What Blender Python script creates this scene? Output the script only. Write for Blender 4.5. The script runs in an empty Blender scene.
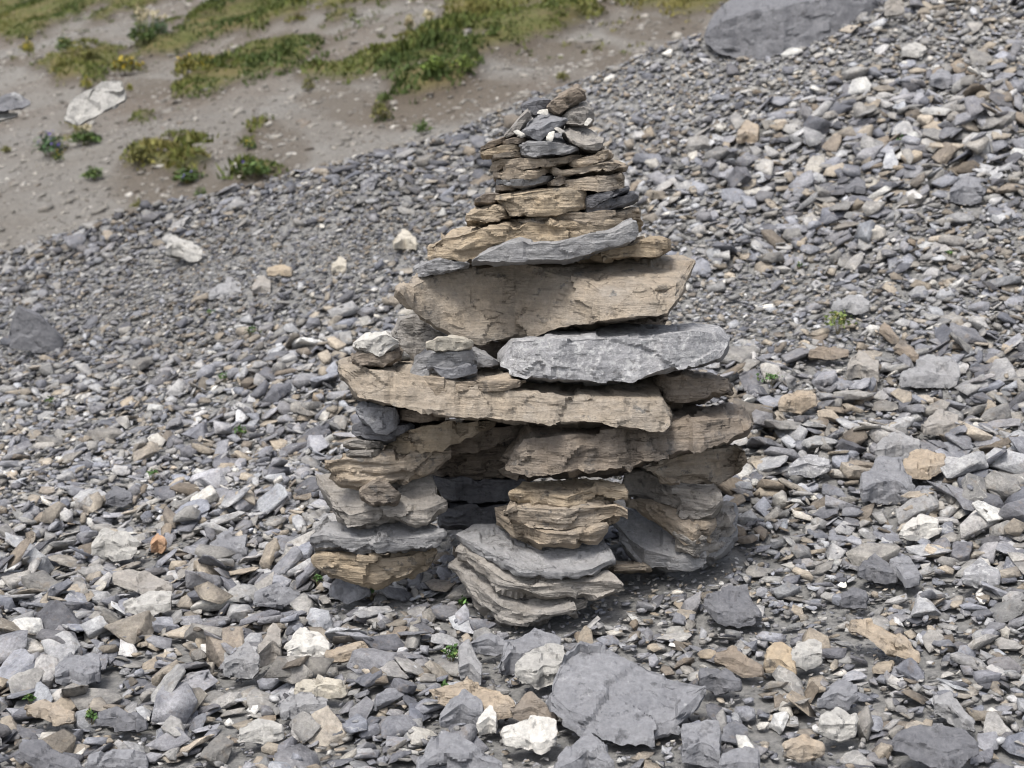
import bpy, bmesh, math, random
import numpy as np
from mathutils import Vector, Matrix, noise

random.seed(7)
rng = np.random.default_rng(11)
SC = bpy.context.scene
COL = SC.collection
R = math.radians

# ------------------------------------------------------------------ camera
F = 1624.0
CAMZ = 1.334
TH = R(10.0)
CT, ST = math.cos(TH), math.sin(TH)

def ray(px, py):
    u = (px - 512.0) / F
    v = (384.0 - py) / F
    return np.array([u, CT + v * ST, -ST + v * CT])

def at(px, py, Y):
    d = ray(px, py)
    return np.array([0, 0, CAMZ]) + d * (Y / d[1])

def project(P):
    P = np.asarray(P, float)
    x = P[..., 0]; y = P[..., 1]; z = P[..., 2] - CAMZ
    f = y * CT - z * ST
    up = y * ST + z * CT
    f = np.where(f < 0.05, 0.05, f)
    return 512 + F * x / f, 384 - F * up / f

cam_d = bpy.data.cameras.new('camera')
cam = bpy.data.objects.new('camera', cam_d)
COL.objects.link(cam)
cam.location = (0, 0, CAMZ)
cam.rotation_euler = (R(90) - TH, 0, 0)
cam_d.sensor_width = 36.0
cam_d.lens = 36.0 * F / 1024.0
cam_d.clip_start = 0.05
cam_d.clip_end = 600
cam_d.dof.use_dof = True
cam_d.dof.focus_distance = 4.05
cam_d.dof.aperture_fstop = 5.0
SC.camera = cam

# ------------------------------------------------------------------ terrain
def sstep(a, b, x):
    t = np.clip((x - a) / (b - a), 0, 1)
    return t * t * (3 - 2 * t)

def Gs(x, y):
    x = np.clip(np.asarray(x, float), -7, 7); y = np.asarray(y, float)
    yc = 9.5 + 0.12 * np.sin(x * 1.7) + 0.05 * np.sin(x * 5.1 + 1)
    over = np.maximum(0, y - yc)
    ye = np.minimum(y, yc)
    yy = ye - 4.0
    b = np.where(yy < 0, 0.08 * yy, 0.1 * yy + 0.0255 * yy * yy)
    s = 0.08 + 0.215 * np.clip(yy / 5.5, -0.3, 1)
    z = b + s * x
    und = 0.020 * np.sin(x * 2.3 + y * 1.1 + .6) + 0.016 * np.sin(x * 4.7 - y * 3.1 + 2.0) + 0.012 * np.sin(y * 5.3 + x * 1.7)
    z = z + und * sstep(4.4, 5.6, np.hypot(x - .0, (y - 4.1)) + 3.6)
    z = z - 0.9 * over * over / (over + 0.35)
    return z

def Gh(x, y):
    x = np.asarray(x, float); y = np.asarray(y, float)
    z = -1.65 + 0.2 * x + 0.2 * y
    z = z + 0.10 * np.sin(x * 0.9 + y * 0.55) * np.sin(y * 0.45 - x * .3 + 1.0) + 0.05 * np.sin(x * 2.2 - y * 1.3) + .03 * np.sin(y * 2.9 + x * .7)
    return z

def G(x, y):
    a = Gs(x, y); b = Gh(x, y)
    return np.where(np.asarray(y, float) > 7, np.maximum(a, b), a)

def hit(px, py, fn, y0=2.6, y1=70.0, n=3000):
    d = ray(px, py)
    ys = np.geomspace(y0, y1, n)
    k = ys / d[1]
    z = CAMZ + d[2] * k
    g = fn(d[0] * k, ys)
    w = np.nonzero(z <= g)[0]
    i = w[0] if len(w) else n - 1
    return np.array([d[0] * k[i], ys[i], float(g[i])])

def hit_scree(px, py): return hit(px, py, Gs, 2.6, 12)
def hit_hill(px, py): return hit(px, py, Gh, 10.5, 70)

# ------------------------------------------------------------------ node helpers
def new_mat(name):
    m = bpy.data.materials.new(name); m.use_nodes = True
    nt = m.node_tree; nt.nodes.clear()
    out = nt.nodes.new('ShaderNodeOutputMaterial')
    bs = nt.nodes.new('ShaderNodeBsdfPrincipled')
    nt.links.new(bs.outputs[0], out.inputs[0])
    bs.inputs['Roughness'].default_value = 0.88
    bs.inputs['Specular IOR Level'].default_value = 0.25
    return m, nt, bs

def N(nt, t, **kw):
    n = nt.nodes.new(t)
    for k, v in kw.items(): setattr(n, k, v)
    return n

def noise_n(nt, vec, scale, detail=6, rough=.6, w=None):
    n = N(nt, 'ShaderNodeTexNoise')
    if w is not None:
        n.noise_dimensions = '4D'; nt.links.new(w, n.inputs['W'])
    n.inputs['Scale'].default_value = scale; n.inputs['Detail'].default_value = detail; n.inputs['Roughness'].default_value = rough
    nt.links.new(vec, n.inputs['Vector'])
    return n.outputs['Fac']

def ramp(nt, fac, a, b, ca=(0, 0, 0, 1), cb=(1, 1, 1, 1)):
    n = N(nt, 'ShaderNodeValToRGB')
    n.color_ramp.elements[0].position = a; n.color_ramp.elements[0].color = ca
    n.color_ramp.elements[1].position = b; n.color_ramp.elements[1].color = cb
    nt.links.new(fac, n.inputs[0])
    return n.outputs[0]

def mix(nt, fac, a, b, blend='MIX'):
    n = N(nt, 'ShaderNodeMix', data_type='RGBA', blend_type=blend)
    for v, s in ((fac, n.inputs[0]), (a, n.inputs[6]), (b, n.inputs[7])):
        if hasattr(v, 'is_linked') or isinstance(v, bpy.types.NodeSocket): nt.links.new(v, s)
        elif isinstance(v, (int, float)): s.default_value = v
        else: s.default_value = tuple(v) + ((1,) if len(v) == 3 else ())
    return n.outputs[2]

def math_n(nt, op, a, b=0.0, c=None):
    n = N(nt, 'ShaderNodeMath', operation=op)
    for v, s in ((a, n.inputs[0]), (b, n.inputs[1])):
        if isinstance(v, bpy.types.NodeSocket): nt.links.new(v, s)
        else: s.default_value = v
    return n.outputs[0]

def bump(nt, bs, h, strength, dist):
    n = N(nt, 'ShaderNodeBump')
    n.inputs['Strength'].default_value = strength; n.inputs['Distance'].default_value = dist
    nt.links.new(h, n.inputs['Height']); nt.links.new(n.outputs[0], bs.inputs['Normal'])

def rock_mat(name, c1, c2, c3, strat=1.0, fleck=None, lo=.42, hi=.6, crack=.35, vein=0):
    m, nt, bs = new_mat(name)
    tc = N(nt, 'ShaderNodeTexCoord'); oi = N(nt, 'ShaderNodeObjectInfo')
    off = N(nt, 'ShaderNodeVectorMath', operation='SCALE'); off.inputs[0].default_value = (37, 21, 53)
    nt.links.new(oi.outputs['Random'], off.inputs['Scale'])
    add = N(nt, 'ShaderNodeVectorMath', operation='ADD')
    nt.links.new(tc.outputs['Object'], add.inputs[0]); nt.links.new(off.outputs[0], add.inputs[1])
    v = add.outputs[0]
    mp = N(nt, 'ShaderNodeMapping'); mp.inputs['Scale'].default_value = (1.8, 1.8, 8); mp.inputs['Rotation'].default_value = (0.05, 0.09, 0)
    nt.links.new(v, mp.inputs[0]); vs = mp.outputs[0]
    base = mix(nt, ramp(nt, noise_n(nt, v, 7, 8, .62), lo, hi), c1, c2)
    st = noise_n(nt, vs, 3.2, 9, .66)
    col = mix(nt, math_n(nt, 'MULTIPLY', ramp(nt, st, .46, .72), .6 * strat), base, c3)
    fine = noise_n(nt, v, 90, 8, .7)
    col = mix(nt, 1.0, col, ramp(nt, fine, .30, .70, (.48, .48, .48, 1), (1.48, 1.48, 1.48, 1)), 'MULTIPLY')
    ml = N(nt, 'ShaderNodeMapping'); ml.inputs['Scale'].default_value = (2.5, 2.5, 42); ml.inputs['Rotation'].default_value = (0.05, 0.09, 0)
    nt.links.new(v, ml.inputs[0])
    lam = noise_n(nt, ml.outputs[0], 3.0, 5, .6)
    col = mix(nt, .75 * min(1, strat), col, mix(nt, 1.0, col, ramp(nt, lam, .36, .58, (.50, .47, .44, 1), (1.12, 1.12, 1.12, 1)), 'MULTIPLY'))
    mott = noise_n(nt, v, 40, 5, .62)
    col = mix(nt, 1.0, col, ramp(nt, mott, .34, .66, (.72, .72, .73, 1), (1.22, 1.21, 1.19, 1)), 'MULTIPLY')
    lich = noise_n(nt, v, 23, 6, .6)
    col = mix(nt, math_n(nt, 'MULTIPLY', ramp(nt, lich, .55, .72), .55), col, (c2[0] * .55, c2[1] * .55, c2[2] * .58))
    col = mix(nt, math_n(nt, 'MULTIPLY', ramp(nt, lich, .40, .26), .45), col, (min(.6, c1[0] * 1.5), min(.6, c1[1] * 1.5), min(.6, c1[2] * 1.5)))
    ck = noise_n(nt, vs, 6.0, 4, .5)
    ckr = ramp(nt, math_n(nt, 'ABSOLUTE', math_n(nt, 'SUBTRACT', ck, .47)), 0.0, .018, (1, 1, 1, 1), (0, 0, 0, 1))
    ckm = math_n(nt, 'MULTIPLY', ckr, ramp(nt, noise_n(nt, v, 5.5, 3, .5), .52, .62))
    col = mix(nt, math_n(nt, 'MULTIPLY', ckm, crack * strat), col, (c1[0] * .22, c1[1] * .2, c1[2] * .18))
    if fleck:
        fl = noise_n(nt, v, fleck[0], 7, .7)
        col = mix(nt, math_n(nt, 'MULTIPLY', ramp(nt, fl, fleck[1], fleck[1] + .06), .8), col, fleck[2])
    if vein:
        vn = ramp(nt, math_n(nt, 'ABSOLUTE', math_n(nt, 'SUBTRACT', noise_n(nt, v, 5.0 if vein > .36 else 2.2, 5, .55), .5)), 0.0, .011, (1, 1, 1, 1), (0, 0, 0, 1))
        vm = math_n(nt, 'MULTIPLY', vn, ramp(nt, noise_n(nt, v, 3.1, 2, .5), .50, .60))
        col = mix(nt, math_n(nt, 'MULTIPLY', vm, .8), col, (vein, vein, vein * .98))
    nt.links.new(col, bs.inputs['Base Color'])
    h = math_n(nt, 'ADD', math_n(nt, 'MULTIPLY', st, .9 * strat), math_n(nt, 'MULTIPLY', fine, .35))
    h = math_n(nt, 'ADD', h, math_n(nt, 'MULTIPLY', noise_n(nt, v, 28, 8, .65), .6))
    h = math_n(nt, 'ADD', h, math_n(nt, 'MULTIPLY', lam, .55 * strat))
    h = math_n(nt, 'SUBTRACT', h, math_n(nt, 'MULTIPLY', ckm, .5 * strat))
    bump(nt, bs, h, 1.0, .013)
    return m

KINDS = {
 'tan':   ((.258, .214, .164), (.192, .181, .167), (.150, .132, .113), 1.0),
 'ochre': ((.278, .225, .160), (.208, .188, .160), (.148, .128, .106), 1.0),
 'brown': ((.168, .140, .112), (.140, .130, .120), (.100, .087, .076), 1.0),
 'boulder': ((.118, .119, .127), (.095, .096, .104), (.135, .135, .140), .1),
 'grey':  ((.205, .204, .206), (.162, .163, .170), (.128, .128, .133), .6),
 'warm':  ((.222, .206, .186), (.178, .174, .170), (.132, .125, .118), .8),
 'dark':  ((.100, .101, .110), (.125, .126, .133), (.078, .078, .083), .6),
 'block': ((.158, .160, .170), (.128, .130, .141), (.108, .109, .118), .15),
 'white': ((.40, .39, .365), (.325, .312, .292), (.26, .238, .20), .25),
 'cream': ((.325, .302, .258), (.27, .246, .20), (.22, .19, .148), .3),
 'pale':  ((.285, .278, .262), (.232, .228, .218), (.19, .185, .174), .4),
 'slab':  ((.236, .200, .157), (.180, .172, .160), (.152, .135, .115), .7),
 'rust':  ((.30, .19, .12), (.25, .19, .13), (.17, .12, .08), .5),
}
MAT = {}
for k_, (a_, b_, c_, st_) in KINDS.items():
    fl_ = (18, .64, (.34, .34, .34)) if k_ == 'block' else None
    MAT[k_] = rock_mat(k_ + '_shale', a_, b_, c_, st_, fl_)
    MAT['s_' + k_] = rock_mat(k_ + '_scree', a_, b_, c_, st_ * .3, fl_, crack=.2, vein=.35 if k_ == 'boulder' else 0)     # blocky, hardly layered
MAT['lime'] = MAT['s_lime'] = rock_mat('flecked_limestone', (.225, .225, .232), (.180, .181, .188), (.300, .300, .300), .25, (62, .53, (.42, .42, .42)), crack=.3, vein=.40)

# ------------------------------------------------------------------ traced stones
ZO = {'Z1': (440, 70, 3.938), 'Z2': (300, 240, 3.938), 'Z3': (500, 240, 3.938), 'Z4': (300, 400, 3.938), 'Z5': (440, 440, 3.2),
      'Z7': (560, 430, 4.8), 'F1': (0, 480, 2.6667), 'F2': (340, 570, 2.6667), 'F3': (680, 480, 2.6657), 'F4': (680, 220, 2.744),
      'F5': (0, 220, 2.744), 'F8': (690, 0, 3.066), 'HI': (0, 0, 5.12), 'PX': (0, 0, 1.0)}

def topx(z, pts):
    ox, oy, s = ZO[z]
    return np.array([(ox + a / s, oy + b / s) for a, b in pts], float)

LANDMARK_PX = []       # (label for reference, centre px) used for wording only

def link_mesh(name, co, faces, mat, smooth_angle=13):
    co = np.asarray(co, float)
    c = np.array([(co[:, 0].min() + co[:, 0].max()) / 2, (co[:, 1].min() + co[:, 1].max()) / 2, co[:, 2].min()])
    me = bpy.data.meshes.new(name)
    me.from_pydata([tuple(p) for p in co - c], [], faces)
    me.update()
    bm = bmesh.new(); bm.from_mesh(me)
    bmesh.ops.recalc_face_normals(bm, faces=bm.faces)
    a = R(smooth_angle)
    for f in bm.faces: f.smooth = True
    for e in bm.edges:
        if len(e.link_faces) == 2 and e.calc_face_angle(0) > a: e.smooth = False
    bm.to_mesh(me); bm.free()
    if mat: me.materials.append(mat)
    o = bpy.data.objects.new(name, me)
    o.location = Vector(c)
    COL.objects.link(o)
    return o

def hash1(i, s=0.0):
    v = math.sin(i * 127.1 + s * 311.7) * 43758.5453
    return v - math.floor(v)

SEED = [0]
def stone(z, name, label, mat, top, bot, lip=None, d=None, dr=None, D=None, under=.004, cat='stone', group=None,
          lean=.0, strat=1.0, ground=False, hill=False, rough=1.0, link=True, roundp=4.5, roundk=.28, embed=.012, fill=3.5, plane=None):
    SEED[0] += 1
    sd = SEED[0] * 13.37
    T = topx(z, top); B = topx(z, bot)
    x0 = min(T[0, 0], B[0, 0]); x1 = max(T[-1, 0], B[-1, 0])
    W = x1 - x0
    ymid = (T[:, 1].mean() + B[:, 1].mean()) / 2
    if ground or hill:
        bi = np.argmax(B[:, 1])
        gp = (hit_hill if hill else hit_scree)(B[bi, 0], B[bi, 1])
        dB = gp[1] - embed * .5
    Yref = d if d is not None else dB
    mpp = Yref / F                        # metres per pixel
    Ww = W * mpp
    if D is None: D = (0.75 if ground or hill else .8) * Ww
    D = max(D, .02)
    if ground or hill:
        dl_ = dB + .12 * D if d is None else d
    else:
        dl_ = d
    dr_ = dl_ if dr is None else dr
    hpx = max(4.0, np.max(np.interp(np.linspace(x0, x1, 20), B[:, 0], B[:, 1]) - np.interp(np.linspace(x0, x1, 20), T[:, 0], T[:, 1])))
    res = 2.0 if W < 60 else 2.6
    nu = int(np.clip(W / res, 9, 110))
    xs = np.linspace(x0, x1, nu)
    tx = np.interp(xs, T[:, 0], T[:, 1]); bx = np.interp(xs, B[:, 0], B[:, 1])
    if lip is None:
        if ground or hill:
            ka = .35 + .4 * hash1(SEED[0], 7); kb = .35 + .4 * hash1(SEED[0], 8)
            k = np.linspace(ka, kb, nu) + .12 * np.abs(np.linspace(-1, 1, nu) - (hash1(SEED[0], 9) - .5))
            if plane is None and W > 12: plane = .22 + .35 * hash1(SEED[0], 10)
        else: k = .2
        lx = tx + k * (bx - tx)
        k2 = np.array([noise.noise(Vector((x * .05, sd, 0))) for x in xs])
        lx = lx + k2 * .2 * (bx - tx)
    else:
        Lp = topx(z, lip); lx = np.interp(xs, Lp[:, 0], Lp[:, 1])
    # ragged outline
    jag = np.array([noise.fractal(Vector((x * .09, sd, 3)), 1, 2, 3) for x in xs]) * min(2.2, .06 * hpx) * rough
    jag2 = np.array([noise.fractal(Vector((x * .11, sd, 9)), 1, 2, 3) for x in xs]) * min(2.2, .06 * hpx) * rough
    tx = tx + jag * .6; bx = bx + jag2
    bx = np.maximum(bx, tx + 1.2)
    lx = np.clip(lx, tx + .25, bx - .6)
    hp = lambda a: int(np.clip(a, 3, 34))
    nt_ = hp(np.max(lx - tx) / 2.6 + 3); nf = hp(np.max(bx - lx) / 2.2 + 2); nb = 5; nk = 4
    if plane is not None:      # the top is one bedding plane: its front edge follows from where the sight lines meet it
        im = int(np.argmax(lx)); p0 = at(xs[im], lx[im], dl_)
        def on_plane(px, py):
            r_ = ray(px, py); den = r_[2] - plane * r_[1]
            k_ = (p0[2] - plane * dl_ - CAMZ) / den if den < -1e-4 else 9
            return min(9, max(.5, k_ * r_[1])) if k_ > 0 else 9
        LY = np.array([min(on_plane(x_, y_), dl_ + .42) for x_, y_ in zip(xs, lx)])
        TY = np.array([min(on_plane(x_, y_), dl_ + .60) for x_, y_ in zip(xs, tx)])
        TY = np.maximum(TY, LY + .015)
    rings = []
    vcoord = []
    for i, x in enumerate(xs):
        e = abs(2 * i / (nu - 1) - 1)
        u = i / (nu - 1)
        dj = noise.fractal(Vector((x * .025, sd, 20)), 1, 2, 3) * .10 * D
        yf = dl_ + (dr_ - dl_) * u + D * roundk * e ** roundp + dj
        yb = dl_ + (dr_ - dl_) * u + D * (1 - roundk * e ** roundp * .8)
        yb = max(yb, yf + .012)
        if plane is not None: yf = LY[i]; yb = TY[i]
        if ground or hill:
            yB = yf - .12 * D * (1 - .5 * e)
        else:
            yB = yf + under + lean
        Tt = at(x, tx[i], yb); L = at(x, lx[i], yf); Bq = at(x, bx[i], yB)
        if ground or hill:
            Bq = Bq + np.array([0, 0, -embed])
        th = max(.006, L[2] - Bq[2])
        if ground or hill: BB = Tt.copy(); BB[2] = Bq[2] - .01
        else: BB = at(x, max(bx[i], tx[i] + 2) + fill, yb)      # the underside dips back with the top, so that it beds on the stone below
        if BB[2] > Tt[2] - .005: BB[2] = Tt[2] - .005
        ring = []; vc = []
        for j in range(nt_): t = j / nt_; ring.append(Tt + (L - Tt) * t); vc.append((0, t))
        for j in range(nf): t = j / nf; ring.append(L + (Bq - L) * t); vc.append((1, t))
        for j in range(nb): t = j / nb; ring.append(Bq + (BB - Bq) * t); vc.append((2, t))
        for j in range(nk): t = j / nk; ring.append(BB + (Tt - BB) * t); vc.append((3, t))
        rings.append(ring); vcoord = vc
    n = len(rings[0])
    co = []; vc_all = []
    # end caps: shrinking rings
    def cap(ring, sgn):
        c = np.mean(ring, axis=0); hgt = max(p[2] for p in ring) - min(p[2] for p in ring)
        ex = np.array([sgn * min(.08 * hgt, .003), 0, 0])
        return [[c + (p - c) * .7 + ex * .8 for p in ring], [c + (p - c) * .3 + ex for p in ring]]
    cl = cap(rings[0], -1); cr = cap(rings[-1], 1)
    allr = [cl[1], cl[0]] + rings + [cr[0], cr[1]]
    for r in allr:
        for j, p in enumerate(r): co.append(p); vc_all.append(vcoord[j])
    faces = []
    for i in range(len(allr) - 1):
        for j in range(n):
            a = i * n + j; b = i * n + (j + 1) % n
            faces.append((a, b, b + n, a + n))
    faces.append(tuple(range(n - 1, -1, -1)))
    faces.append(tuple(range((len(allr) - 1) * n, len(allr) * n)))
    # displacement along normals: broken faces, laminations, pits
    me = bpy.data.meshes.new('tmp'); me.from_pydata([tuple(p) for p in co], [], faces); me.update()
    bm = bmesh.new(); bm.from_mesh(me); bmesh.ops.recalc_face_normals(bm, faces=bm.faces); bm.normal_update()
    thick = hpx * mpp
    a1 = min(.011, .08 * thick) * rough; a2 = min(.0075, .08 * thick) * strat; a3 = min(.003, .03 * thick) * rough
    fs1 = max(9, min(60, 2.4 / Ww)); fk = 1.35 if (ground or hill) else 1.15
    lay = max(.007, min(.016, thick * .16)) * (.75 + 1.1 * hash1(SEED[0], 11)); a2 *= .35 + .95 * hash1(SEED[0], 12)
    dip = (hash1(SEED[0], 1) - .5) * .3; dip2 = (hash1(SEED[0], 2) - .5) * .3
    out = np.empty((len(co), 3))
    for v in bm.verts:
        p = v.co; nn = v.normal
        q = Vector((p.x * 9 + sd, p.y * 9, p.z * 9))
        dsp = a1 * noise.fractal(q, 1.0, 2.0, 3) * .8
        # broken facets: every cell is a plane with a tilt and a step of its own
        for fs, am in ((fs1, .30), (fs1 * 2.5, .15)):
            dd, pts = noise.voronoi(Vector((p.x * fs + sd, p.y * fs, p.z * fs * 1.3 + 7)))
            c0 = pts[0]; g0 = round(c0.x * 3.1 + c0.y * 7.7 + c0.z * 5.3, 3)
            dl = Vector((p.x * fs + sd - c0.x, p.y * fs - c0.y, (p.z * fs * 1.3 + 7 - c0.z) * .77)) / fs
            dsp += ((hash1(g0, 4) - .5) * dl.x + (hash1(g0, 5) - .5) * dl.y + (hash1(g0, 6) - .5) * dl.z) * am * rough * fk
            dsp += (hash1(g0, 3) - .5) * min(a1 * .3, .02 / fs)
        side = 1 - abs(nn.z)
        if strat > 0 and side > .25:
            hh = (p.z + dip * p.x + dip2 * p.y) / lay + 1.2 * noise.noise(Vector((p.x * 5 + sd, p.y * 5, p.z * 3)))
            k = math.floor(hh); fr = hh - k
            s0 = noise.noise(Vector((p.x * 11 + k * 3.7 + sd, p.y * 11, k * 5.1)))
            s1 = noise.noise(Vector((p.x * 11 + (k + 1) * 3.7 + sd, p.y * 11, (k + 1) * 5.1)))
            w = min(1, max(0, (fr - .75) / .25))
            dsp += (s0 * (1 - w) + s1 * w) * a2 * side * 1.5
        elif strat > 0:
            s0 = noise.noise(Vector((p.x * 8 + sd, p.y * 8, sd)))
            dsp += math.floor(s0 * 4) / 4 * a2 * .5
        dsp += a3 * .5 * noise.noise(Vector((p.x * 70, p.y * 70, p.z * 90 + sd)))
        out[v.index] = p + nn * dsp
    bm.free(); bpy.data.meshes.remove(me)
    o = link_mesh(name, out, faces, MAT[('s_' + mat) if (ground or hill) else mat])
    o['label'] = label; o['category'] = cat; o['kind'] = 'thing'
    if group: o['group'] = group
    LANDMARK_PX.append((label, (x0 + x1) / 2, ymid, W, name))
    STONES.append((o, out))
    return o
STONES = []

exec_cairn = True
CG = 'stones stacked into the cairn'
def C(z, name, label, mat, top, bot, **k):
    if z == 'Z1': k.setdefault('fill', 5)
    return stone(z, name, label, mat, top, bot, group=CG, **k)

# ---- centre (front) leg, bottom up
C('Z5', 'cairn_slab', 'lowest slab of the front centre leg, tan grey and tilted down to the right', 'warm',
  [(38, 395), (60, 375), (200, 470), (340, 495), (470, 507)], [(40, 410), (100, 490), (180, 585), (230, 597), (330, 585), (420, 550), (470, 525)],
  lip=[(40, 400), (120, 462), (190, 530), (300, 560), (400, 545), (470, 515)], d=3.985, D=.30, plane=0.3)
C('Z5', 'cairn_slab', 'second slab from the ground in the front centre leg, grey with a tan edge', 'warm',
  [(60, 345), (80, 325), (250, 420), (480, 428), (540, 418), (588, 460)], [(62, 370), (120, 410), (190, 480), (280, 488), (340, 503), (400, 495), (520, 498), (588, 470)],
  lip=[(60, 350), (110, 375), (200, 445), (300, 470), (420, 455), (540, 450), (588, 463)], d=3.99, D=.32, plane=0.25)
C('Z5', 'cairn_slab', 'broad grey slab midway up the front centre leg with a smooth sloping top', 'grey',
  [(50, 298), (110, 273), (200, 278), (300, 300), (520, 310), (552, 375)], [(52, 308), (130, 370), (250, 430), (400, 440), (490, 435), (552, 388)],
  lip=[(50, 302), (130, 345), (220, 392), (262, 414), (400, 424), (485, 412), (552, 380)], d=3.995, D=.33, plane=0.22)
C('Z5', 'cairn_slab', 'tan wedge directly on the broad grey slab of the front centre leg', 'tan',
  [(175, 215), (210, 208), (350, 270), (480, 275), (530, 268)], [(178, 265), (240, 310), (310, 335), (400, 325), (500, 328), (530, 290)],
  lip=[(175, 225), (250, 262), (340, 298), (480, 290), (530, 274)], d=4.04, D=.26, plane=0.15)
C('Z5', 'cairn_slab', 'ragged layered tan slab under the block that tops the front centre leg', 'tan',
  [(205, 222), (240, 185), (400, 195), (560, 180), (600, 225)], [(207, 242), (260, 275), (350, 290), (480, 280), (560, 250), (600, 240)],
  lip=[(205, 228), (240, 212), (400, 225), (560, 205), (600, 230)], d=4.035, D=.28, plane=0.12)
C('Z5', 'cairn_block', 'ochre block with pale lichen on its right corner, topmost of the front centre leg', 'ochre',
  [(228, 165), (260, 130), (400, 120), (560, 130), (597, 165)], [(230, 180), (320, 210), (405, 237), (450, 230), (530, 190), (597, 185)],
  lip=[(228, 170), (300, 165), (405, 185), (500, 150), (597, 168)], d=4.06, D=.25, plane=0.15)
# ---- left leg
C('Z4', 'cairn_slab', 'lowest slab of the left leg, thick ochre stone resting on the scree', 'ochre',
  [(60, 605), (100, 588), (300, 590), (480, 584), (540, 577)], [(60, 640), (120, 690), (230, 712), (310, 728), (400, 700), (500, 645), (540, 592)],
  lip=[(60, 615), (150, 615), (300, 622), (450, 610), (540, 583)], d=4.19, D=.32, plane=0.15)
C('Z4', 'cairn_slab', 'smooth rounded grey slab second from the ground in the left leg', 'grey',
  [(36, 530), (110, 465), (180, 480), (350, 470), (500, 480), (556, 518)], [(38, 560), (60, 588), (300, 595), (480, 585), (530, 565), (556, 532)],
  lip=[(36, 540), (90, 530), (180, 545), (300, 548), (500, 540), (556, 525)], d=4.17, D=.32, strat=.6, plane=0.2)
C('Z4', 'cairn_slab', 'big tilted grey brown slab midway up the left leg with a ragged lower edge', 'warm',
  [(70, 297), (110, 282), (250, 290), (400, 280), (520, 285), (563, 398)], [(72, 310), (140, 460), (180, 505), (250, 495), (340, 460), (430, 485), (500, 487), (563, 412)],
  lip=[(70, 302), (130, 405), (190, 455), (300, 430), (400, 440), (500, 430), (563, 404)], d=4.16, D=.28, rough=1.2, plane=0.75)
C('Z4', 'cairn_slab', 'long tan slab with squared left end, fourth stone up the left leg', 'tan',
  [(95, 232), (180, 208), (330, 212), (500, 195), (592, 192)], [(105, 265), (160, 330), (210, 345), (300, 340), (400, 320), (500, 285), (592, 222)],
  lip=[(95, 240), (180, 228), (330, 232), (500, 208), (592, 200)], d=4.15, D=.30, plane=0.12)
C('Z4', 'cairn_stone', 'small brown stone with a white rim perched on the sloping slab of the left leg', 'brown',
  [(242, 350), (310, 302), (350, 325), (395, 365)], [(250, 385), (290, 408), (370, 405), (395, 380)], d=4.13, D=.06,
  lip=[(242, 355), (310, 318), (350, 335), (395, 370)], strat=.3)
C('Z4', 'cairn_slab', 'lower of two thin grey flakes at the left end of the long tan slab', 'warm',
  [(190, 196), (315, 190)], [(195, 220), (300, 222), (315, 205)], d=4.16, D=.12)
C('Z4', 'cairn_slab', 'upper of two thin grey flakes at the left end of the long tan slab', 'warm',
  [(176, 165), (230, 148), (320, 160)], [(185, 180), (250, 193), (320, 190)], d=4.16, D=.14)
C('Z4', 'cairn_slab', 'dark flat slab beneath the grey boulder on the left leg', 'dark',
  [(212, 100), (250, 85), (380, 88), (440, 92)], [(215, 130), (260, 155), (340, 162), (440, 115)], d=4.17, D=.2)
C('Z2', 'cairn_stone', 'rounded grey boulder with a white vein sitting on the left leg below the beam', 'block',
  [(228, 650), (260, 628), (330, 616), (375, 640), (390, 680)], [(228, 680), (300, 755), (335, 765), (385, 745), (390, 710)],
  lip=[(228, 655), (262, 655), (320, 665), (375, 660), (390, 690)], d=4.13, D=.12, strat=0)
C('Z4', 'cairn_slab', 'ochre brown wedge between the left leg and the underside of the upper beam', 'ochre',
  [(325, 200), (380, 105), (560, 70), (770, 80)], [(325, 216), (420, 213), (570, 180), (770, 95)], d=4.20, D=.35)
C('Z4', 'cairn_slab', 'thin brown slab directly under the left end of the upper beam', 'brown',
  [(382, 32), (470, 35), (566, 55)], [(388, 76), (470, 84), (566, 76)], d=4.17, D=.22)
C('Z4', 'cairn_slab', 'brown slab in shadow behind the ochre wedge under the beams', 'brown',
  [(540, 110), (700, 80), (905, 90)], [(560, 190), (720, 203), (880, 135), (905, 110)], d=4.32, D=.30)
# ---- hidden back support; its two lower slabs are coloured dark as painted shade
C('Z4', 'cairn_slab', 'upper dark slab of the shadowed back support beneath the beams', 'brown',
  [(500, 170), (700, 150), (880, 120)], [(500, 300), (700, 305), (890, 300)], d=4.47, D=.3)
C('Z4', 'cairn_slab', 'middle slab of the back support between the legs, coloured dark for shade', 'dark',
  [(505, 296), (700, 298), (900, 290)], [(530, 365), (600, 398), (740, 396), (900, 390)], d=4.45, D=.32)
C('Z4', 'cairn_slab', 'lowest slab of the back support between the legs, coloured dark for shade', 'dark',
  [(555, 398), (700, 390), (900, 380)], [(570, 490), (700, 505), (900, 515)], d=4.42, D=.32)
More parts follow.
